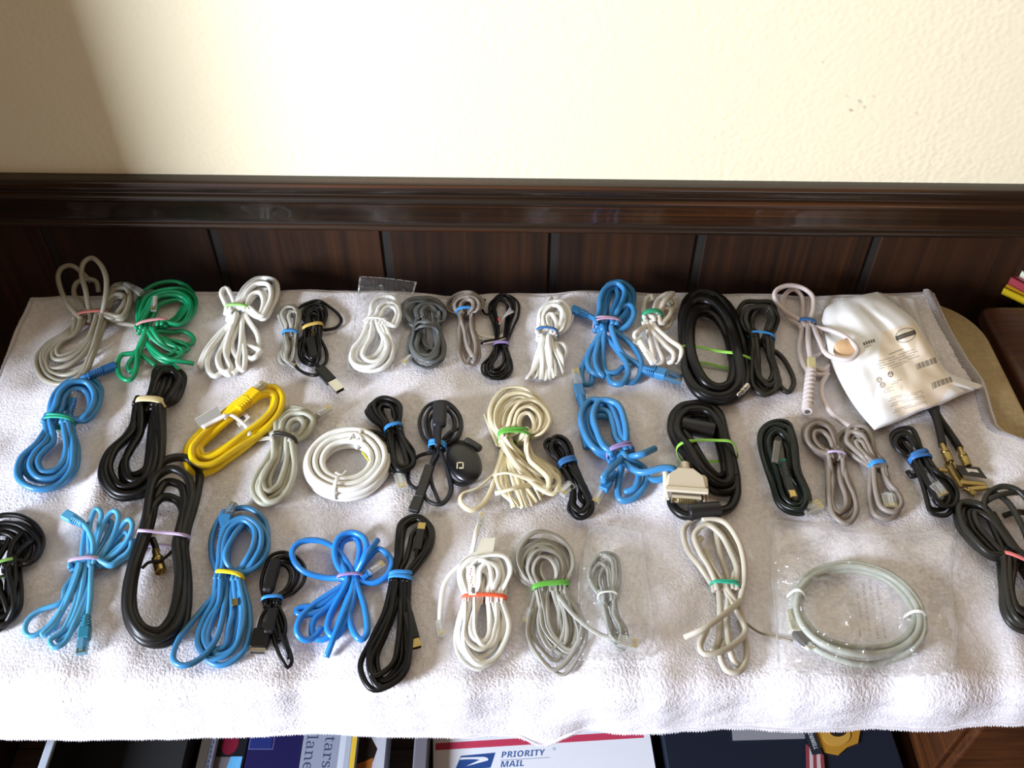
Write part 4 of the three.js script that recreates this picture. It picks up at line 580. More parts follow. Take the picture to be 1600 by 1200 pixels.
bundle({ n: 'coaxial_cable', l: 'thick black coaxial cable in long loops with a lavender band and a gold connector', c: 'olive', mat: M(0x161513, 0.38, { specularIntensity: 0.65 }), r: 7, at: [256, 832], ang: 95,
  rings: [[2, [228, 800, 236, 755, 246, 725, 268, 714, 296, 716, 311, 736, 308, 770, 296, 815, 288, 845, 292, 900, 292, 945, 282, 985, 250, 1006, 218, 996, 200, 965, 197, 925, 206, 880, 219, 840], [236, 820, 242, 790, 250, 765, 262, 752, 280, 754, 290, 780, 284, 815, 276, 850, 280, 890, 278, 925, 268, 965, 248, 986, 224, 980, 209, 955, 209, 915, 216, 880, 227, 848]], [1, [232, 815, 240, 790, 252, 778, 268, 777, 284, 790, 288, 815, 282, 840, 287, 885, 285, 940, 272, 980, 246, 997, 220, 988, 203, 958, 203, 920, 211, 880, 224, 845], [230, 800, 236, 760, 248, 735, 266, 728, 284, 732, 297, 760, 294, 800, 280, 840, 286, 900, 285, 945, 272, 980, 246, 996, 220, 988, 203, 958, 203, 920, 211, 880, 224, 845], { lev: 1 }], [1, [230, 800, 236, 765, 247, 742, 266, 733, 286, 738, 299, 765, 294, 800, 284, 840, 287, 900, 285, 945, 274, 980, 247, 998, 219, 990, 202, 958, 202, 920, 210, 880, 223, 845], [0, 0, 1, 1, 2, 2], { lev: 1.2 }]],
  extra: (b) => {
    const P = [[215, 832, 0.01], [222, 829, 0.022], [256, 832, 0.022], [288, 836, 0.022], [297, 842, 0.01], [292, 852, 0.0015], [255, 852, 0.0015], [220, 850, 0.0015]].map(([x, y, h]) => S(x, y, h));
    b.part('rubber_band', sweep(curve(P, true), 0.0018, 0.0006, { closed: true, wide: () => V(0, 0, 1) }), M(BAND.lavender, 0.5));
    b.metalPlug([243, 860], [251, 894], 18, 0.001, BRASS, 'gold_connector'); b.strand([222, 888, 232, 879, 250, 876, 266, 864, 276, 850], 2.4, 'black', 0.011, 'cap_tether'); b.strand([238, 842, 242, 852, 245, 862], 5, 'black', 0.003, 'tail'); } });
bundle({ n: 'ethernet_cable', l: 'blue network cable with a yellow rubber band', c: 'blue', r: 4.6, at: [362, 909], ang: 105, band: ['yellow', 6], bw: 40,
  lobes: [[7, [346, 900, 335, 866, 340, 830, 352, 808, 376, 797, 402, 804, 418, 826, 419, 850, 400, 885, 377, 905], [356, 900, 353, 866, 359, 836, 375, 819, 390, 826, 391, 851, 370, 896]], [7, [352, 915, 320, 962, 310, 1008, 320, 1034, 345, 1041, 374, 1025, 388, 980, 385, 940, 376, 914], [362, 918, 346, 952, 331, 990, 340, 1011, 355, 1009, 362, 980, 367, 932]]],
  st: [[{ h: 0.01 }, 352, 912, 310, 960, 279, 1000, 271, 1030, 286, 1040, 312, 1030, 337, 1000, 352, 940, 360, 912], [{ h: 0.012 }, 366, 902, 352, 870, 366, 836, 384, 815], [{ free: 1 }, 352, 830, 346, 812, 349, 800, 358, 800]],
  extra: (b) => { b.boot([346, 840], [356, 804], 10, 15, 'blue', 0.005, 4); b.plug([356, 806], [366, 786], 13, 0.005, M(0xbcd0dd, 0.15, { transmission: 0.75 })); b.slab([367, 936], [367, 947], 8, 5, BRASS, 'gold_tip', 0.012); } });
bundle({ n: 'usb_cable', l: 'short black cable with a light blue band and a wide flat black plug', c: 'black', r: 3.1, at: [427, 942], ang: 95, band: ['blue', 5], bw: 26,
  lobes: [[6, [418, 935, 410, 910, 420, 881, 434, 863, 452, 862, 468, 876, 473, 892, 464, 916, 438, 938], [426, 932, 428, 900, 441, 880, 454, 886, 459, 902, 435, 936]]],
  st: [[424, 946, 410, 962, 403, 985], [430, 946, 440, 975, 448, 1005, 456, 1034, 450, 1043, 440, 1030, 428, 1000, 420, 972, 424, 948], [435, 946, 445, 970, 444, 992, 436, 1000], [428, 948, 424, 975, 436, 1004], [432, 946, 434, 980, 446, 1010, 452, 1030]],
  extra: (b) => { b.slab([432, 874], [418, 926], 19, 13, M(0x131211, 0.5, { specularIntensity: 0.6 }), 'cable_grip', 0.006, 0.35); b.slab([428, 950], [420, 990], 16, 9, M(0x131211, 0.5, { specularIntensity: 0.6 }), 'cable_grip', 0.006, 0.3); b.usb([413, 975], [404, 1014], 27, 6, 0.001, 'black', STEEL, 0.4); } });
bundle({ n: 'ethernet_cable', l: 'vivid blue network cable with a purple band and bow-like open loops', c: 'bright', r: 4.9, at: [549, 908], ang: 95, band: ['purple', 5], bw: 34,
  st: [[{ h: 0.006 }, 540, 908, 510, 903, 475, 893, 459, 876, 457, 860, 470, 847, 500, 845, 525, 858, 545, 884, 551, 903], [{ h: 0.008 }, 544, 902, 526, 880, 523, 856, 532, 838, 550, 832, 568, 840, 573, 856, 565, 880, 554, 902], [546, 900, 531, 870, 537, 846, 555, 841, 562, 856, 558, 884, 551, 902], [556, 906, 576, 872, 591, 858, 605, 866, 612, 881, 604, 900, 584, 911, 560, 912], [{ h: 0.014 }, 556, 902, 571, 870, 590, 844], [546, 914, 500, 945, 472, 949, 462, 955, 471, 961, 510, 950, 547, 915], [545, 914, 490, 945, 467, 970, 465, 990, 476, 1000, 492, 995, 502, 980], [548, 914, 510, 950, 490, 970, 489, 994, 501, 1000, 520, 990, 536, 955, 550, 915], [551, 914, 545, 958, 554, 990, 565, 1000, 573, 990, 570, 950, 558, 913], [552, 914, 532, 970, 520, 1000, 510, 1027], [547, 914, 515, 962, 512, 985, 524, 996, 545, 960, 552, 916]],
  extra: (b) => { b.plug([576, 896], [600, 880], 13, 0.004); b.boot([566, 905], [580, 893], 10, 13, 'bright', 0.003, 3); } });
bundle({ n: 'usb_cable', l: 'long thin black cable with a doubled blue band and small plugs at top and right', c: 'black', r: 4.4, at: [627, 907], ang: 100, band: ['blue', 6, 2], bw: 30,
  lobes: [[4, [618, 900, 622, 852, 629, 816, 650, 804, 674, 813, 682, 836, 674, 860, 650, 890, 638, 902], [630, 896, 639, 852, 646, 826, 658, 822, 667, 840, 660, 860, 636, 897]], [5, [620, 912, 590, 975, 562, 1030, 557, 1059, 570, 1076, 596, 1074, 624, 1055, 635, 1000, 636, 915], [629, 916, 606, 972, 582, 1030, 586, 1054, 604, 1054, 619, 1020, 622, 962, 632, 920]]],
  extra: (b) => { b.usb([650, 868], [658, 828], 14, 12, 0.006, 'black', BRASS, 0.6); b.usb([634, 948], [648, 1000], 16, 13, 0.003, 'black', BRASS, 0.6); } });
bundle({ n: 'phone_cord', l: 'white flat phone cord with an orange band and a small white paper tag', c: 'white', r: 4.2, flat: 0.5, at: [757, 940], ang: 92, band: ['orange', 6], bw: 62, cols: 9,
  lobes: [[11, [727, 935, 719, 896, 730, 876, 755, 868, 780, 866, 795, 880, 792, 905, 786, 935], [752, 930, 749, 902, 753, 888, 760, 889, 762, 904, 758, 930]], [12, [726, 946, 717, 990, 721, 1020, 745, 1041, 770, 1034, 789, 1000, 795, 962, 788, 944], [750, 946, 744, 972, 750, 996, 762, 998, 769, 980, 768, 946]]],
  st: [[{ free: 1 }, 752, 872, 722, 880, 697, 908, 688, 948, 686, 974], [{ free: 1 }, 735, 876, 742, 842, 750, 814]],
  extra: (b) => {
    b.plug([686, 970], [691, 993], 12, 0.001); b.plug([749, 820], [754, 803], 10, 0.001);
    const c = [[743, 867], [752, 841], [774, 840], [770, 866]].map(([x, y]) => S(x, y, 0.005)); b.part('paper_tag', merge([grid(1, 1, (i, j) => c[j ? 3 - i : i]), grid(1, 1, (i, j) => c[j ? 3 - i : i].clone().add(V(0, -0.0006, 0)))]), M(0xe3dfcc, 0.7, { side: THREE.DoubleSide }));
    const t = canvasTex(64, 256, (g) => { g.fillStyle = '#ecebe4'; g.fillRect(0, 0, 64, 256); g.fillStyle = '#a8493f'; g.font = 'bold 30px sans-serif'; g.save(); g.translate(22, 20); g.rotate(1.57); for (let i = 0; i < 9; i++) { g.fillRect(i * 24, -18 + (i % 3) * 6, 13, 6); } g.restore(); g.fillStyle = '#6a6862'; g.fillRect(30, 190, 26, 50); });
    const q = [[728, 884], [742, 884], [744, 930], [732, 930]].map(([x, y]) => S(x, y, 0.0225)); b.part('printed_label', grid(1, 1, (i, j) => q[j ? 3 - i : i]), new THREE.MeshPhysicalMaterial({ map: t, roughness: 0.6, side: THREE.DoubleSide })); } });
bundle({ n: 'phone_cord', l: 'grey flat phone cord with a wide green band in the front row', c: 'silver', r: 3.6, flat: 0.45, at: [860, 920], ang: 90, band: ['grass', 8], bw: 50, cols: 8,
  lobes: [[11, [842, 918, 815, 896, 809, 870, 824, 848, 850, 836, 880, 848, 893, 865, 896, 890, 880, 916], [852, 914, 838, 890, 842, 871, 856, 862, 868, 872, 870, 895, 864, 913], { mess: 2.4 }], [11, [842, 930, 830, 980, 836, 1004, 852, 1022, 878, 1040, 892, 1030, 906, 1002, 912, 970, 880, 928], [855, 930, 852, 970, 862, 996, 872, 1000, 874, 976, 868, 930], { mess: 2 }]],
  st: [[{ free: 1 }, 850, 926, 836, 945, 829, 956]],
  extra: (b) => { b.strand([872, 930, 898, 962, 935, 990, 968, 1000], 3.8, 'silver', 0.008, 'tail', 0.5); b.plug([966, 1000], [996, 1008], 17, 0.008); b.plug([830, 952], [820, 974], 12, 0.001); } });
bundle({ n: 'phone_cord', l: 'grey phone cord with a white twist tie inside a clear bag in the front row', c: 'slate', mat: M(0x86887f, 0.45), lift: 0.0025, r: 3.4, flat: 0.7, at: [948, 941], ang: 80, band: ['tie', 2.2, 1, 'twist_tie'], bw: 24,
  lobes: [[7, [941, 935, 922, 906, 925, 885, 940, 868, 955, 868, 963, 886, 960, 935], [947, 934, 936, 906, 943, 890, 951, 934]], [5, [943, 947, 947, 980, 954, 1006, 966, 1014, 976, 992, 956, 947], [948, 950, 954, 980, 962, 1000, 968, 985, 953, 950]]] });
bundle({ n: 'ethernet_cable', l: 'beige network cable with a teal band and straggling loops, left of the large bagged coil', c: 'beige', r: 4.8, at: [1131, 920], ang: 80, band: ['teal', 3, 2], bw: 38,
  lobes: [[2, [1116, 915, 1092, 886, 1072, 858, 1072, 826, 1094, 811, 1120, 817, 1142, 843, 1160, 882, 1150, 918], [1122, 912, 1100, 880, 1084, 852, 1084, 830, 1100, 822, 1120, 832, 1138, 860, 1150, 890, 1144, 914]]],
  st: [[{ h: 0.012 }, 1096, 811, 1130, 815, 1152, 842, 1162, 874, 1163, 908, 1155, 940], [1122, 914, 1100, 872, 1090, 850, 1096, 840], [1128, 912, 1112, 882, 1102, 860], [1136, 910, 1126, 870, 1118, 824], [1140, 912, 1150, 892, 1156, 884], [1124, 926, 1125, 970, 1120, 1008, 1113, 1018], [{ h: 0.014 }, 1157, 938, 1132, 960, 1096, 984, 1070, 996], [{ h: 0.008 }, 1136, 926, 1152, 958, 1165, 985, 1150, 1004, 1120, 1020, 1099, 1021, 1094, 1009, 1105, 982], [1138, 926, 1155, 950, 1163, 980], [1132, 926, 1136, 980, 1145, 1030, 1154, 1040], [{ free: 1 }, 1133, 1000, 1126, 1025, 1135, 1047, 1150, 1051, 1163, 1040, 1166, 1010, 1155, 970]],
  extra: (b) => { b.strand([1163, 972, 1186, 988, 1212, 996, 1238, 1002], 2, M(0x8a7f66, 0.5), 0, 'thin_wire'); } });
bundle({ n: 'ethernet_cable', l: 'grey green network cable in a wide round coil inside the large clear bag', c: 'sage', mat: M(0xa3a79a, 0.42), lift: 0.0025, r: 5.2, at: [1342, 960], ang: 90,
  rings: [[3, [1240, 950, 1250, 912, 1280, 889, 1330, 880, 1390, 895, 1430, 929, 1445, 965, 1440, 1000, 1410, 1024, 1360, 1037, 1310, 1029, 1270, 1009, 1246, 980], [1249, 945, 1263, 914, 1291, 898, 1331, 893, 1380, 905, 1415, 935, 1430, 968, 1421, 990, 1392, 1009, 1352, 1014, 1302, 1005, 1266, 982]]],
  extra: (b) => {
    const tie = (A, B, h) => { const a = S(...A, 0.001), e = S(...B, 0.001), mid = a.clone().lerp(e, 0.5).add(V(0, h, 0)), lo = a.clone().lerp(e, 0.5); b.part('twist_tie', sweep(curve([a, a.clone().lerp(mid, 0.5).add(V(0, h * 0.35, 0)), mid, e.clone().lerp(mid, 0.5).add(V(0, h * 0.35, 0)), e, lo], true), 0.0016, 0.0006, { closed: true, wide: () => V(0, 0, 1) }), M(BAND.tie, 0.5)); };
    tie([1230, 934], [1256, 938], 0.016); tie([1412, 966], [1446, 972], 0.016);
    b.boot([1234, 955], [1244, 988], 11, 16, M(0xa3a08c, 0.45), 0.004, 5); b.slab([1243, 985], [1262, 1006], 16, 11, M(0x3b3630, 0.4), 'plug', 0.003); b.plug([1258, 1002], [1270, 1014], 13, 0.002); } });
bundle({ n: 'power_cable', l: 'dark grey cable with a coral red band, cut off by the right picture edge', c: 'olive', r: 4.8, at: [1588, 890], ang: 100, band: ['coral', 6], bw: 56,
  lobes: [[6, [1572, 886, 1530, 860, 1500, 826, 1494, 796, 1506, 784, 1530, 786, 1562, 822, 1594, 872], [1580, 880, 1548, 850, 1524, 820, 1520, 800, 1530, 798, 1556, 826, 1590, 874]], [8, [1568, 898, 1570, 932, 1580, 965, 1612, 984, 1640, 950, 1608, 894], [1582, 902, 1586, 930, 1596, 954, 1612, 950, 1620, 930, 1600, 900]]],
  st: [[{ h: 0.012 }, 1580, 886, 1552, 826, 1538, 790, 1546, 770, 1566, 760, 1590, 766, 1610, 790, 1616, 832, 1598, 884], [{ h: 0.01, free: 1 }, 1530, 792, 1550, 778, 1580, 770, 1612, 771], [{ h: 0.006, free: 1 }, 1545, 766, 1572, 782, 1592, 812, 1606, 850, 1600, 880], [{ free: 1 }, 1568, 806, 1590, 800, 1615, 804], [1584, 884, 1568, 832, 1552, 802]] });

// ---------- padded mailer ----------
{
  const base = S(1400, 570, 0), g = new THREE.Group(); g.name = 'padded_mailer'; g.position.copy(base); top(g, 'white padded plastic mailer with printed label and barcodes', 'mailer');
  const NU = 70, NV = 70, at = coons([1284, 500, 1290, 482, 1312, 469, 1345, 461, 1371, 456], [1371, 456, 1400, 476, 1432, 503, 1450, 534, 1480, 580, 1506, 592, 1540, 603], [1366, 672, 1400, 660, 1440, 642, 1466, 634, 1500, 618, 1540, 603], [1284, 500, 1297, 560, 1312, 596, 1336, 636, 1366, 672], NU, NV);
  const hgt = (u, v) => { const e = Math.pow(clamp(16 * u * (1 - u) * v * (1 - v), 0, 1), 0.45); return 0.008 + 0.019 * e + 0.003 * perlin.noise(u * 5, v * 4, 2.2) + 0.004 * e * Math.abs(perlin.noise(u * 3 + v * 5, v * 2 - u * 2, 7.7)) - 0.0045 * Math.exp(-(((u - 0.62 - 0.25 * v) / 0.05) ** 2)) * smooth(v, 0, 0.3) * (1 - smooth(v, 0.35, 0.7)) + 0.004 * smooth(v, 0.8, 1) * smooth(u, 0.75, 0.95) * Math.sin(u * 50); };
  const P = (u, v) => at(u * NU, v * NV);
  const find = (x, y) => { let best = [0, 0, 1e9]; for (let i = 0; i <= NU; i++) for (let j = 0; j <= NV; j++) { const p = at(i, j), d = Math.hypot(p[0] - x, p[1] - y); if (d < best[2]) best = [i / NU, j / NV, d]; } return best; };
  const print = canvasTex(1024, 1024, (c, w, h) => {
    c.fillStyle = '#f3f4f3'; c.fillRect(0, 0, w, h);
    const area = [[1378, 520], [1428, 503], [1447, 532], [1477, 582], [1490, 600], [1462, 632], [1404, 652], [1392, 620], [1372, 560]].map(([x, y]) => find(x, y));
    c.fillStyle = '#f3e6d3'; c.beginPath(); area.forEach(([u, v], i) => i ? c.lineTo(u * w, v * h) : c.moveTo(u * w, v * h)); c.fill();
    const el = (x, y, draw) => { const [u, v] = find(x, y), e = 2 / NU, i = clamp(u * NU, 1, NU - 1), j = clamp(v * NV, 1, NV - 1), a = at(Math.round(i + 1) > NU ? NU : Math.round(i + 1), Math.round(j)), b = at(Math.round(i - 1), Math.round(j)), d = at(Math.round(i), Math.round(j + 1)), f = at(Math.round(i), Math.round(j - 1));
      const xu = (a[0] - b[0]) / e, yu = (a[1] - b[1]) / e, xv = (d[0] - f[0]) / e, yv = (d[1] - f[1]) / e, det = xu * yv - xv * yu; c.save(); c.setTransform(yv / det * w, -yu / det * h, -xv / det * w, xu / det * h, u * w, v * h); draw(); c.restore(); };
    const T = -0.33;   // the print climbs to the right
    const rows = (x, y, len, n, gap, th, col) => el(x, y, () => { c.rotate(T); c.fillStyle = col; for (let k = 0; k < n; k++) for (let q = 0; q < len; q += 3) if ((q * 7 + k * 5) % 11 > 1) c.fillRect(q, k * gap, 2.4, th); });
    el(1416, 524, () => { c.rotate(T); c.strokeStyle = '#a49a8e'; c.lineWidth = 1.6; c.beginPath(); c.ellipse(0, 0, 16, 10.5, 0, 0, 7); c.stroke(); c.fillStyle = '#4d4740'; c.fillRect(-16, -3.4, 32, 7); c.fillStyle = '#8d857a'; for (let k = -13; k < 12; k += 3) c.fillRect(k, -1, 2, 2); });
    el(1357, 534, () => { c.rotate(T); c.fillStyle = '#6b645b'; for (let k = -9; k < 10; k += 4) c.fillRect(k, -3, 3, 5); c.fillStyle = '#a49a8e'; c.fillRect(-9, 4, 11, 1.4); });
    rows(1386, 553, 25, 1, 4, 1.8, '#9a9186'); rows(1370, 566, 64, 4, 3.9, 1.7, '#aba195'); rows(1392, 575, 36, 1, 4, 1.6, '#b5ab9f');
    const bars = (x, y) => el(x, y, () => { c.rotate(T); for (let k = -16; k < 16; k += 1.5) { c.fillStyle = (Math.abs(Math.sin(k * 3.7)) > 0.35) ? '#7d756b' : '#d6cbbb'; c.fillRect(k, -4.5, 1.2, 9); } }); bars(1448, 569); bars(1470, 597);
    for (const [x, y] of [[1392, 585], [1374, 592], [1379, 600]]) el(x, y, () => { c.fillStyle = x > 1390 ? '#6e675d' : '#a39a8d'; c.beginPath(); c.arc(0, 0, 4.6, 0, 7); c.fill(); c.strokeStyle = '#e6dac8'; c.lineWidth = 1.2; c.beginPath(); c.moveTo(-2.4, 2); c.lineTo(0, -2.4); c.lineTo(2.4, 2); c.closePath(); c.stroke(); });
    rows(1391, 597, 16, 2, 3, 1.5, '#b5ab9f'); rows(1380, 608, 17, 3, 3, 1.6, '#cdc2b3');
    rows(1387, 622, 52, 2, 3.2, 1.6, '#b9aea1'); rows(1391, 631, 52, 2, 3.2, 1.6, '#b9aea1'); rows(1395, 640, 52, 2, 3.2, 1.6, '#b9aea1');
  });
  const up = grid(NU, NV, (i, j) => { const [x, y] = at(i, j); return S(x, y, hgt(i / NU, j / NV)); }), dn = grid(NU, NV, (i, j) => { const [x, y] = at(i, j), u = i / NU, v = j / NV, e = Math.pow(clamp(16 * u * (1 - u) * v * (1 - v), 0, 1), 0.3); return S(x, y, hgt(u, v) - 0.0012 - 0.012 * e); }); dn.index.array.reverse();
  mesh('envelope', merge([up, dn]).translate(-base.x, -base.y, -base.z), new THREE.MeshPhysicalMaterial({ map: print, roughness: 0.38, side: THREE.DoubleSide }), g);
  const fl = coons([1371, 456, 1400, 464, 1426, 467], [1426, 467, 1448, 515, 1480, 575], [1440, 520, 1460, 552, 1480, 575], [1371, 456, 1405, 482, 1440, 520], 16, 16);
  mesh('clear_flap', grid(16, 16, (i, j) => { const [x, y] = fl(i, j); return S(x, y, 0.006 + 0.002 * Math.sin(i * 0.9 + j * 0.4)); }).translate(-base.x, -base.y, -base.z), M(0xf4f2ee, 0.25, { transmission: 0.6, thickness: 0, side: THREE.DoubleSide }), g);
}

// ---------- clear bags ----------
function bag(label, at0, T, R, B, L, hmax, extra) {
  const base = S(...at0, 0), g = new THREE.Group(); g.name = 'plastic_bag'; g.position.copy(base); top(g, label, 'plastic bag');
  const N = 120, at = coons(T, R, B, L, N, N), sd = at0[0] * 0.01;
  const hgt = (u, v) => { const e = Math.pow(clamp(16 * u * (1 - u) * v * (1 - v), 0, 1), 0.4), rg = (a, b, s) => 1 - Math.abs(perlin.noise(a, b, s)) * 2.2; return 0.0025 + hmax * e + 0.006 * e * Math.pow(clamp(rg(u * 5 + v * 2, v * 4 - u, sd), 0, 1), 3) + 0.0036 * Math.pow(clamp(rg(u * 11 - v * 6, v * 10 + u * 3, sd + 3), 0, 1), 4) + 0.0018 * perlin.noise(u * 16, v * 16, sd + 6); };
  mesh('upper_sheet', grid(N, N, (i, j) => { const [x, y] = at(i, j); return S(x, y, hgt(i / N, j / N)); }).translate(-base.x, -base.y, -base.z), FILM, g);
  mesh('lower_sheet', grid(30, 30, (i, j) => { const [x, y] = at(i * N / 30, j * N / 30); return S(x, y, 0.0006 + 0.0006 * perlin.noise(i * 0.7, j * 0.7, sd)); }).translate(-base.x, -base.y, -base.z), FILM, g);
  const rim = []; for (let k = 0; k <= N; k++) rim.push([k, 0]); for (let k = 1; k <= N; k++) rim.push([N, k]); for (let k = N - 1; k >= 0; k--) rim.push([k, N]); for (let k = N - 1; k > 0; k--) rim.push([0, k]);
  mesh('seal', sweep(rim.filter((_, k) => k % 2 === 0).map(([i, j]) => { const [x, y] = at(i, j); return S(x, y, hgt(i / N, j / N)); }), 0.0012, 0.0003, { closed: true, sides: 6 }).translate(-base.x, -base.y, -base.z), M(0xf2f2f0, 0.15, { transmission: 0.8, thickness: 0 }), g);
  extra?.(g, base, at, hgt, N);
}
bag('small clear plastic bag holding a white cable, its top overhanging the back of the table', [588, 520], [563, 432, 605, 435, 650, 441], [650, 441, 636, 490, 622, 545, 612, 580], [543, 580, 575, 584, 612, 580], [563, 432, 556, 490, 545, 540, 543, 580], 0.021);
bag('narrow clear plastic bag holding a grey phone cord in the front row', [952, 930], [925, 818, 965, 822, 1003, 832], [1003, 832, 1010, 900, 1020, 995, 1004, 1030], [902, 1030, 950, 1030, 1004, 1030], [925, 818, 908, 880, 904, 960, 902, 1030], 0.021);
bag('large clear plastic bag holding a wide grey green cable coil, with printed warning text', [1345, 940], [1207, 812, 1290, 823, 1380, 834, 1495, 828], [1495, 828, 1486, 900, 1496, 990, 1486, 1052], [1217, 1046, 1300, 1054, 1400, 1056, 1486, 1052], [1207, 812, 1205, 880, 1212, 960, 1217, 1046], 0.023, (g, base, at, hgt, N) => {
  const find = (x, y) => { let best = [0, 0, 1e9]; for (let i = 0; i <= N; i++) for (let j = 0; j <= N; j++) { const p = at(i, j), d = Math.hypot(p[0] - x, p[1] - y); if (d < best[2]) best = [i / N, j / N, d]; } return best; };
  const tex = canvasTex(256, 256, (c, w, h) => { c.fillStyle = '#000'; c.fillRect(0, 0, w, h); c.fillStyle = '#9a9a9a'; for (let l = 0; l < 4; l++) { let y = [110, 20, 6, 30][l]; const end = [165, 240, 250, 250][l]; if (l === 0) y = 60; while (y < end) { const n = 10 + ((y * 13 + l * 7) % 17); for (let k = 0; k < n; k += 5) c.fillRect(18 + l * 60 + ((k + l) % 3) * 4, y + k, 22, 3.4); y += n + 7; } } c.fillRect(4, 205, 14, 38); });
  const q = [[1331, 905], [1376, 902], [1343, 1000], [1392, 998]], n = 24;
  mesh('printed_text', grid(n, n, (i, j) => { const u = i / n, v = j / n, x = lerp(lerp(q[0][0], q[1][0], u), lerp(q[2][0], q[3][0], u), v), y = lerp(lerp(q[0][1], q[1][1], u), lerp(q[2][1], q[3][1], u), v), f = find(x, y); return S(x, y, hgt(f[0], f[1]) + 0.0012); }).translate(-base.x, -base.y, -base.z), new THREE.MeshPhysicalMaterial({ color: 0x5a5146, roughness: 0.6, alphaMap: tex, transparent: true, side: THREE.DoubleSide }), g);
});

// ---------- right of the table: brown cabinet with books ----------
{
  const Y = 0.72, c0 = W(1537, 484, Y), x0 = c0.x, z0 = -0.925, z1 = -0.56, w = 0.62, g = new THREE.Group(); g.name = 'wooden_cabinet'; g.position.set(x0 + w / 2, 0, (z0 + z1) / 2); top(g, 'reddish brown wooden cabinet standing right of the folding table', 'cabinet');
  const d = z1 - z0;
  mesh('cabinet_top', rbox(w, 0.028, d + 0.02, 0.01, 0, Y - 0.014, 0, 3), brownMat, g);
  mesh('carcass', rbox(w - 0.03, Y - 0.088, d - 0.02, 0.003, 0, 0.06 + (Y - 0.088) / 2, -0.005), brownMat, g);
  mesh('plinth', rbox(w - 0.01, 0.075, d + 0.015, 0.012, 0, 0.0375, 0), brownMat, g);
  for (const s of [-1, 1]) { const dr = mesh('door', rbox(w / 2 - 0.03, Y - 0.13, 0.016, 0.005, s * (w / 4 - 0.005), 0.075 + (Y - 0.1) / 2, d / 2 - 0.006), brownMat, g); mesh('knob', new THREE.SphereGeometry(0.012, 16, 12).translate(s * 0.03, 0.42, d / 2 + 0.012), BRASS, dr); }
  const bk = (name, label, corner, L, Wd, th, y, turn, cover, pages) => {
    const o = new THREE.Group(); o.name = name; const p = W(corner[0], corner[1], y + th); o.position.set(p.x, y, p.z); o.rotation.y = turn; top(o, label, 'book');
    mesh('cover', merge([box(L, 0.002, Wd, L / 2, th - 0.001, Wd / 2), box(L, 0.002, Wd, L / 2, 0.001, Wd / 2), box(0.002, th, Wd, 0.001, th / 2, Wd / 2)]), M(cover, 0.4), o); mesh('pages', box(L - 0.006, th - 0.004, Wd - 0.006, L / 2, th / 2, Wd / 2), M(pages, 0.8), o); };
  bk('book', 'yellow edged book at the bottom of the small stack on the brown cabinet', [1569, 449], 0.2, 0.26, 0.011, Y, 0.8, 0xe3c21f, 0xc98f86);
  bk('book', 'pale book with a red spine lying on the yellow one on the brown cabinet', [1580, 432], 0.2, 0.24, 0.013, Y + 0.011, 0.72, 0xa03a44, 0xe9e2d2);
  bk('book', 'white and green topped book, uppermost of the stack on the brown cabinet', [1592, 420], 0.19, 0.22, 0.01, Y + 0.024, 0.66, 0xcfd6c0, 0xe9e2d2);
}

// ---------- things on the floor under the table's front edge ----------
function flatThing(name, label, cat, corners, y, th, tex, sideColor, o = {}) {   // box whose top face is the given quad (TL, TR, BL) at height y
  const [a, b, c] = corners.map(([x, yy]) => W(x, yy, y)), ex = b.clone().sub(a), ez = c.clone().sub(a), g = new THREE.Group(); g.name = name;
  const L = ex.length(), D = ez.length(), ctr = a.clone().addScaledVector(ex, 0.5).add(V(-ex.z, 0, ex.x).multiplyScalar(D / 2 / L)); g.position.set(ctr.x, y - th, ctr.z); g.rotation.y = -Math.atan2(ex.z, ex.x); top(g, label, cat);
  const body = rbox(L, th, D, Math.min(0.003, th * 0.3), 0, th / 2, 0);
  mesh(o.bodyName ?? 'body', body, M(sideColor, 0.55), g);
  if (tex) { const f = new THREE.PlaneGeometry(L - 0.002, D - 0.002).rotateX(-Math.PI / 2).translate(0, th + 0.0004, 0); mesh(o.faceName ?? 'cover', f, new THREE.MeshPhysicalMaterial({ map: tex, roughness: o.rough ?? 0.3 }), g); }
  return { g, L, D, th };
}
{ // postal box
  const t = canvasTex(1024, 768, (c, w, h) => {
    c.fillStyle = '#eef1f6'; c.fillRect(0, 0, w, h); c.fillStyle = '#c8405c'; c.fillRect(10, 66, w - 40, 36);
    c.fillStyle = '#2d4f8f'; c.beginPath(); c.moveTo(128, 138); c.lineTo(290, 132); c.lineTo(264, 206); c.lineTo(98, 210); c.closePath(); c.fill();
    c.fillStyle = '#eef1f6'; c.beginPath(); c.moveTo(128, 146); c.lineTo(232, 150); c.quadraticCurveTo(262, 156, 252, 170); c.lineTo(150, 192); c.lineTo(214, 164); c.quadraticCurveTo(190, 156, 122, 158); c.closePath(); c.fill();
    c.fillStyle = '#3a5a97'; const it = (s, x, y, f, k) => { c.save(); c.translate(x, y); c.transform(1, 0, -0.2, 1, 0, 0); c.scale(k, 1); c.font = f; c.fillText(s, 0, 0); c.restore(); };
    it('PRIORITY', 312, 160, 'bold 42px sans-serif', 1.08); it('MAIL', 306, 208, 'bold 42px sans-serif', 1.08); c.fillRect(312, 172, 230, 2); it('UNITED STATES POSTAL SERVICE', 304, 240, 'bold 18px sans-serif', 0.9);
    c.strokeStyle = '#3a5a97'; c.lineWidth = 2; c.beginPath(); c.arc(566, 130, 6, 0, 7); c.stroke();
  });
  flatThing('postal_box', 'white postal box with a red stripe and blue lettering on the floor under the table', 'box', [[676, 1141], [1012, 1121], [662, 1400]], 0.09, 0.09, t, 0xe4e8ee, { faceName: 'printed_lid', rough: 0.45 });
}
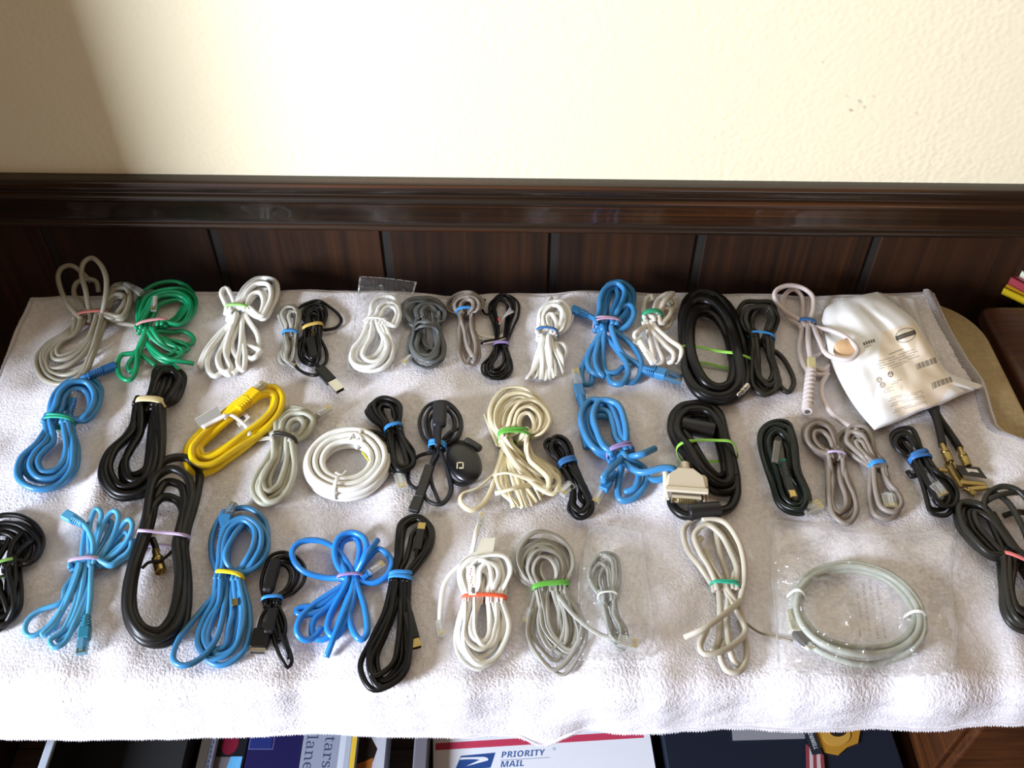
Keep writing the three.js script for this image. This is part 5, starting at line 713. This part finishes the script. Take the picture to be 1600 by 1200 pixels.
{ // magazines and booklets
  const tx = (f) => canvasTex(256, 512, f), fill = (c, col, x, y, w, h) => { c.fillStyle = col; c.fillRect(x, y, w, h); };
  flatThing('booklet', 'narrow pale grey booklet lying beside the open bin on the floor', 'booklet', [[323, 1120], [347, 1120], [322, 1330]], 0.07, 0.07, tx((c, w, h) => { fill(c, '#c3cbdc', 0, 0, w, h); fill(c, '#8d97ad', 150, 0, 106, h); c.fillStyle = '#4d5568'; for (let i = 0; i < 26; i++) c.fillRect(190 + (i % 3) * 8, i * 19, 26, 11); }), 0xb9c1d0);
  flatThing('magazine', 'dark magazine with a crimson picture and a light blue patch', 'magazine', [[348, 1120], [395, 1120], [345, 1330]], 0.06, 0.06, tx((c, w, h) => { fill(c, '#191a20', 0, 0, w, h); c.fillStyle = '#741a30'; c.beginPath(); c.ellipse(110, 108, 72, 44, 0, 0, 7); c.fill(); fill(c, '#6f686d', 10, 160, 130, 352); c.fillStyle = '#5fa8d8'; c.beginPath(); c.moveTo(140, 158); c.lineTo(240, 158); c.lineTo(236, 330); c.lineTo(150, 300); c.lineTo(120, 210); c.fill(); }), 0x22232a);
  flatThing('magazine', 'deep violet blue magazine lying between two paler ones', 'magazine', [[396, 1120], [479, 1120], [390, 1330]], 0.065, 0.065, tx((c, w, h) => { fill(c, '#1f1c48', 0, 0, w, h); fill(c, '#232e68', 0, 0, 110, 130); c.strokeStyle = '#6c6aa0'; c.lineWidth = 3; c.strokeRect(4, -10, 116, 140); }), 0x221d4a);
  flatThing('magazine', 'grey magazine with large serif lettering and a barcode strip', 'magazine', [[479, 1120], [563, 1120], [474, 1330]], 0.075, 0.075, tx((c, w, h) => {
    fill(c, '#8e95a6', 0, 0, w, h); c.save(); c.rotate(Math.PI / 2); c.fillStyle = '#39405a'; c.font = '70px serif'; c.fillText('Stars &', 40, -104); c.fillText('Planets', 30, -16); c.restore();
    fill(c, '#c6ccd6', 176, 0, 50, h); c.fillStyle = '#7e8698'; for (let i = 0; i < 90; i++) c.fillRect(204, i * 5.5, 20, 2.5); fill(c, '#d9b53a', 232, 0, 24, h); }), 0x9a9fae);
  flatThing('magazine', 'white magazine with an orange and brown picture by the black gap', 'magazine', [[565, 1120], [608, 1120], [563, 1330]], 0.06, 0.06, tx((c, w, h) => { fill(c, '#b9bbc4', 0, 0, w, h); c.fillStyle = '#231a16'; c.beginPath(); c.moveTo(0, 60); c.lineTo(90, 70); c.lineTo(180, 130); c.lineTo(150, 180); c.lineTo(0, 200); c.fill(); c.fillStyle = '#a4622a'; c.beginPath(); c.moveTo(0, 190); c.lineTo(150, 165); c.lineTo(140, 220); c.lineTo(40, 300); c.lineTo(0, 310); c.fill(); c.fillStyle = '#7a2a1c'; c.beginPath(); c.moveTo(40, 300); c.lineTo(140, 215); c.lineTo(130, 270); c.lineTo(60, 330); c.fill(); }), 0xb0b2ba);
}
{ // open bin with pale rim; its shaded inside is painted black
  const y = 0.1, a = W(84, 1150, y), b = W(292, 1150, y), dpt = 0.34, w = b.x - a.x, g = new THREE.Group(); g.name = 'storage_bin'; g.position.set((a.x + b.x) / 2, 0, a.z + 0.1); top(g, 'open storage bin with a pale rim, inside painted black as shade, at the left', 'storage bin');
  const shadeBlack = M(0x0c0b0b, 0.8), rim = M(0xaab2bd, 0.5), d2 = dpt / 2, t = 0.006;
  mesh('bin_wall', merge([box(t, y, dpt, -w / 2, y / 2, 0), box(t, y, dpt, w / 2, y / 2, 0), box(w, y, t, 0, y / 2, -d2), box(w, y, t, 0, y / 2, d2), box(w, t, dpt, 0, t / 2, 0)]), shadeBlack, g);
  mesh('rim', merge([rbox(0.014, 0.008, dpt + 0.014, 0.003, -w / 2, y, 0), rbox(w, 0.008, 0.01, 0.003, 0, y, d2)]), rim, g);
}
flatThing('plastic_crate', 'grey plastic crate edge beside the white postal box', 'crate', [[650, 1120], [672, 1120], [637, 1400]], 0.12, 0.12, null, 0x6d6a72, { bodyName: 'crate_wall' });
{ // navy bag with label, badge, strap and flag patch
  const Y = 0.1, nav = flatThing('tote_bag', 'navy blue bag with a gold badge, grey label and striped patch', 'bag', [[1030, 1116], [1380, 1100], [1040, 1400]], Y, 0.1, null, 0x141c2c, { bodyName: 'bag_body' }), g = nav.g;
  g.updateMatrixWorld(true); const loc = (x, y, h = 0.001) => g.worldToLocal(W(x, y, Y + h)), sheet = (pts, name, mt, h, th = 0.0015, parent = g) => { const s = new THREE.Shape(); pts.forEach(([x, y], i) => { const p = loc(x, y); i ? s.lineTo(p.x, -p.z) : s.moveTo(p.x, -p.z); }); return mesh(name, new THREE.ExtrudeGeometry(s, { depth: th, bevelEnabled: false }).rotateX(-Math.PI / 2).translate(0, 0.1 + h, 0), mt, parent); };
  sheet([[1142, 1122], [1252, 1118], [1258, 1154], [1145, 1157]], 'label', M(0x8f9096, 0.6), 0.0005);
  const badge = sheet([[1262, 1118], [1340, 1112], [1344, 1140], [1340, 1162], [1324, 1168], [1310, 1180], [1288, 1176], [1283, 1168], [1276, 1164]], 'badge', M(0xb5852c, 0.45), 0.0005, 0.003);
  const ell = (x, y, a, b2, n = 24) => Array.from({ length: n }, (_, i) => [x + a * Math.cos(i / n * 6.283), y + b2 * Math.sin(i / n * 6.283)]);
  sheet(ell(1306, 1150, 22, 17), 'badge_ring', M(0xc79a45, 0.4), 0.004, 0.001); sheet(ell(1308, 1146, 12, 7), 'badge_centre', M(0x2a2118, 0.5), 0.0052, 0.001);
  const st = canvasTex(64, 256, (c, w, h) => { c.fillStyle = '#20242c'; c.fillRect(0, 0, w, h); c.save(); c.translate(20, 8); c.rotate(Math.PI / 2 - 0.02); c.fillStyle = '#c9cdd2'; c.font = 'bold 36px sans-serif'; c.fillText('OMMILL', 60, 2); c.restore(); });
  const q = [[1250, 1134], [1268, 1134], [1268, 1182], [1284, 1180]].map(([x, y]) => loc(x, y)); mesh('strap', grid(1, 1, (i, j) => V(q[i + j * 2].x, 0.1065, q[i + j * 2].z)), new THREE.MeshPhysicalMaterial({ map: st, roughness: 0.6, side: THREE.DoubleSide }), g);
  const fl = canvasTex(128, 128, (c, w, h) => { for (let i = 0; i < 5; i++) { c.fillStyle = i % 2 ? '#c9b9b6' : '#8a3a44'; c.fillRect(i * 26, 0, 26, h); } });
  const f4 = [[1258, 1164], [1286, 1181], [1259, 1225], [1290, 1225]].map(([x, y]) => loc(x, y)); mesh('striped_patch', grid(1, 1, (i, j) => V(f4[i + j * 2].x, 0.1045, f4[i + j * 2].z)), new THREE.MeshPhysicalMaterial({ map: fl, roughness: 0.6, side: THREE.DoubleSide }), g);
}

renderer.render(scene, camera);
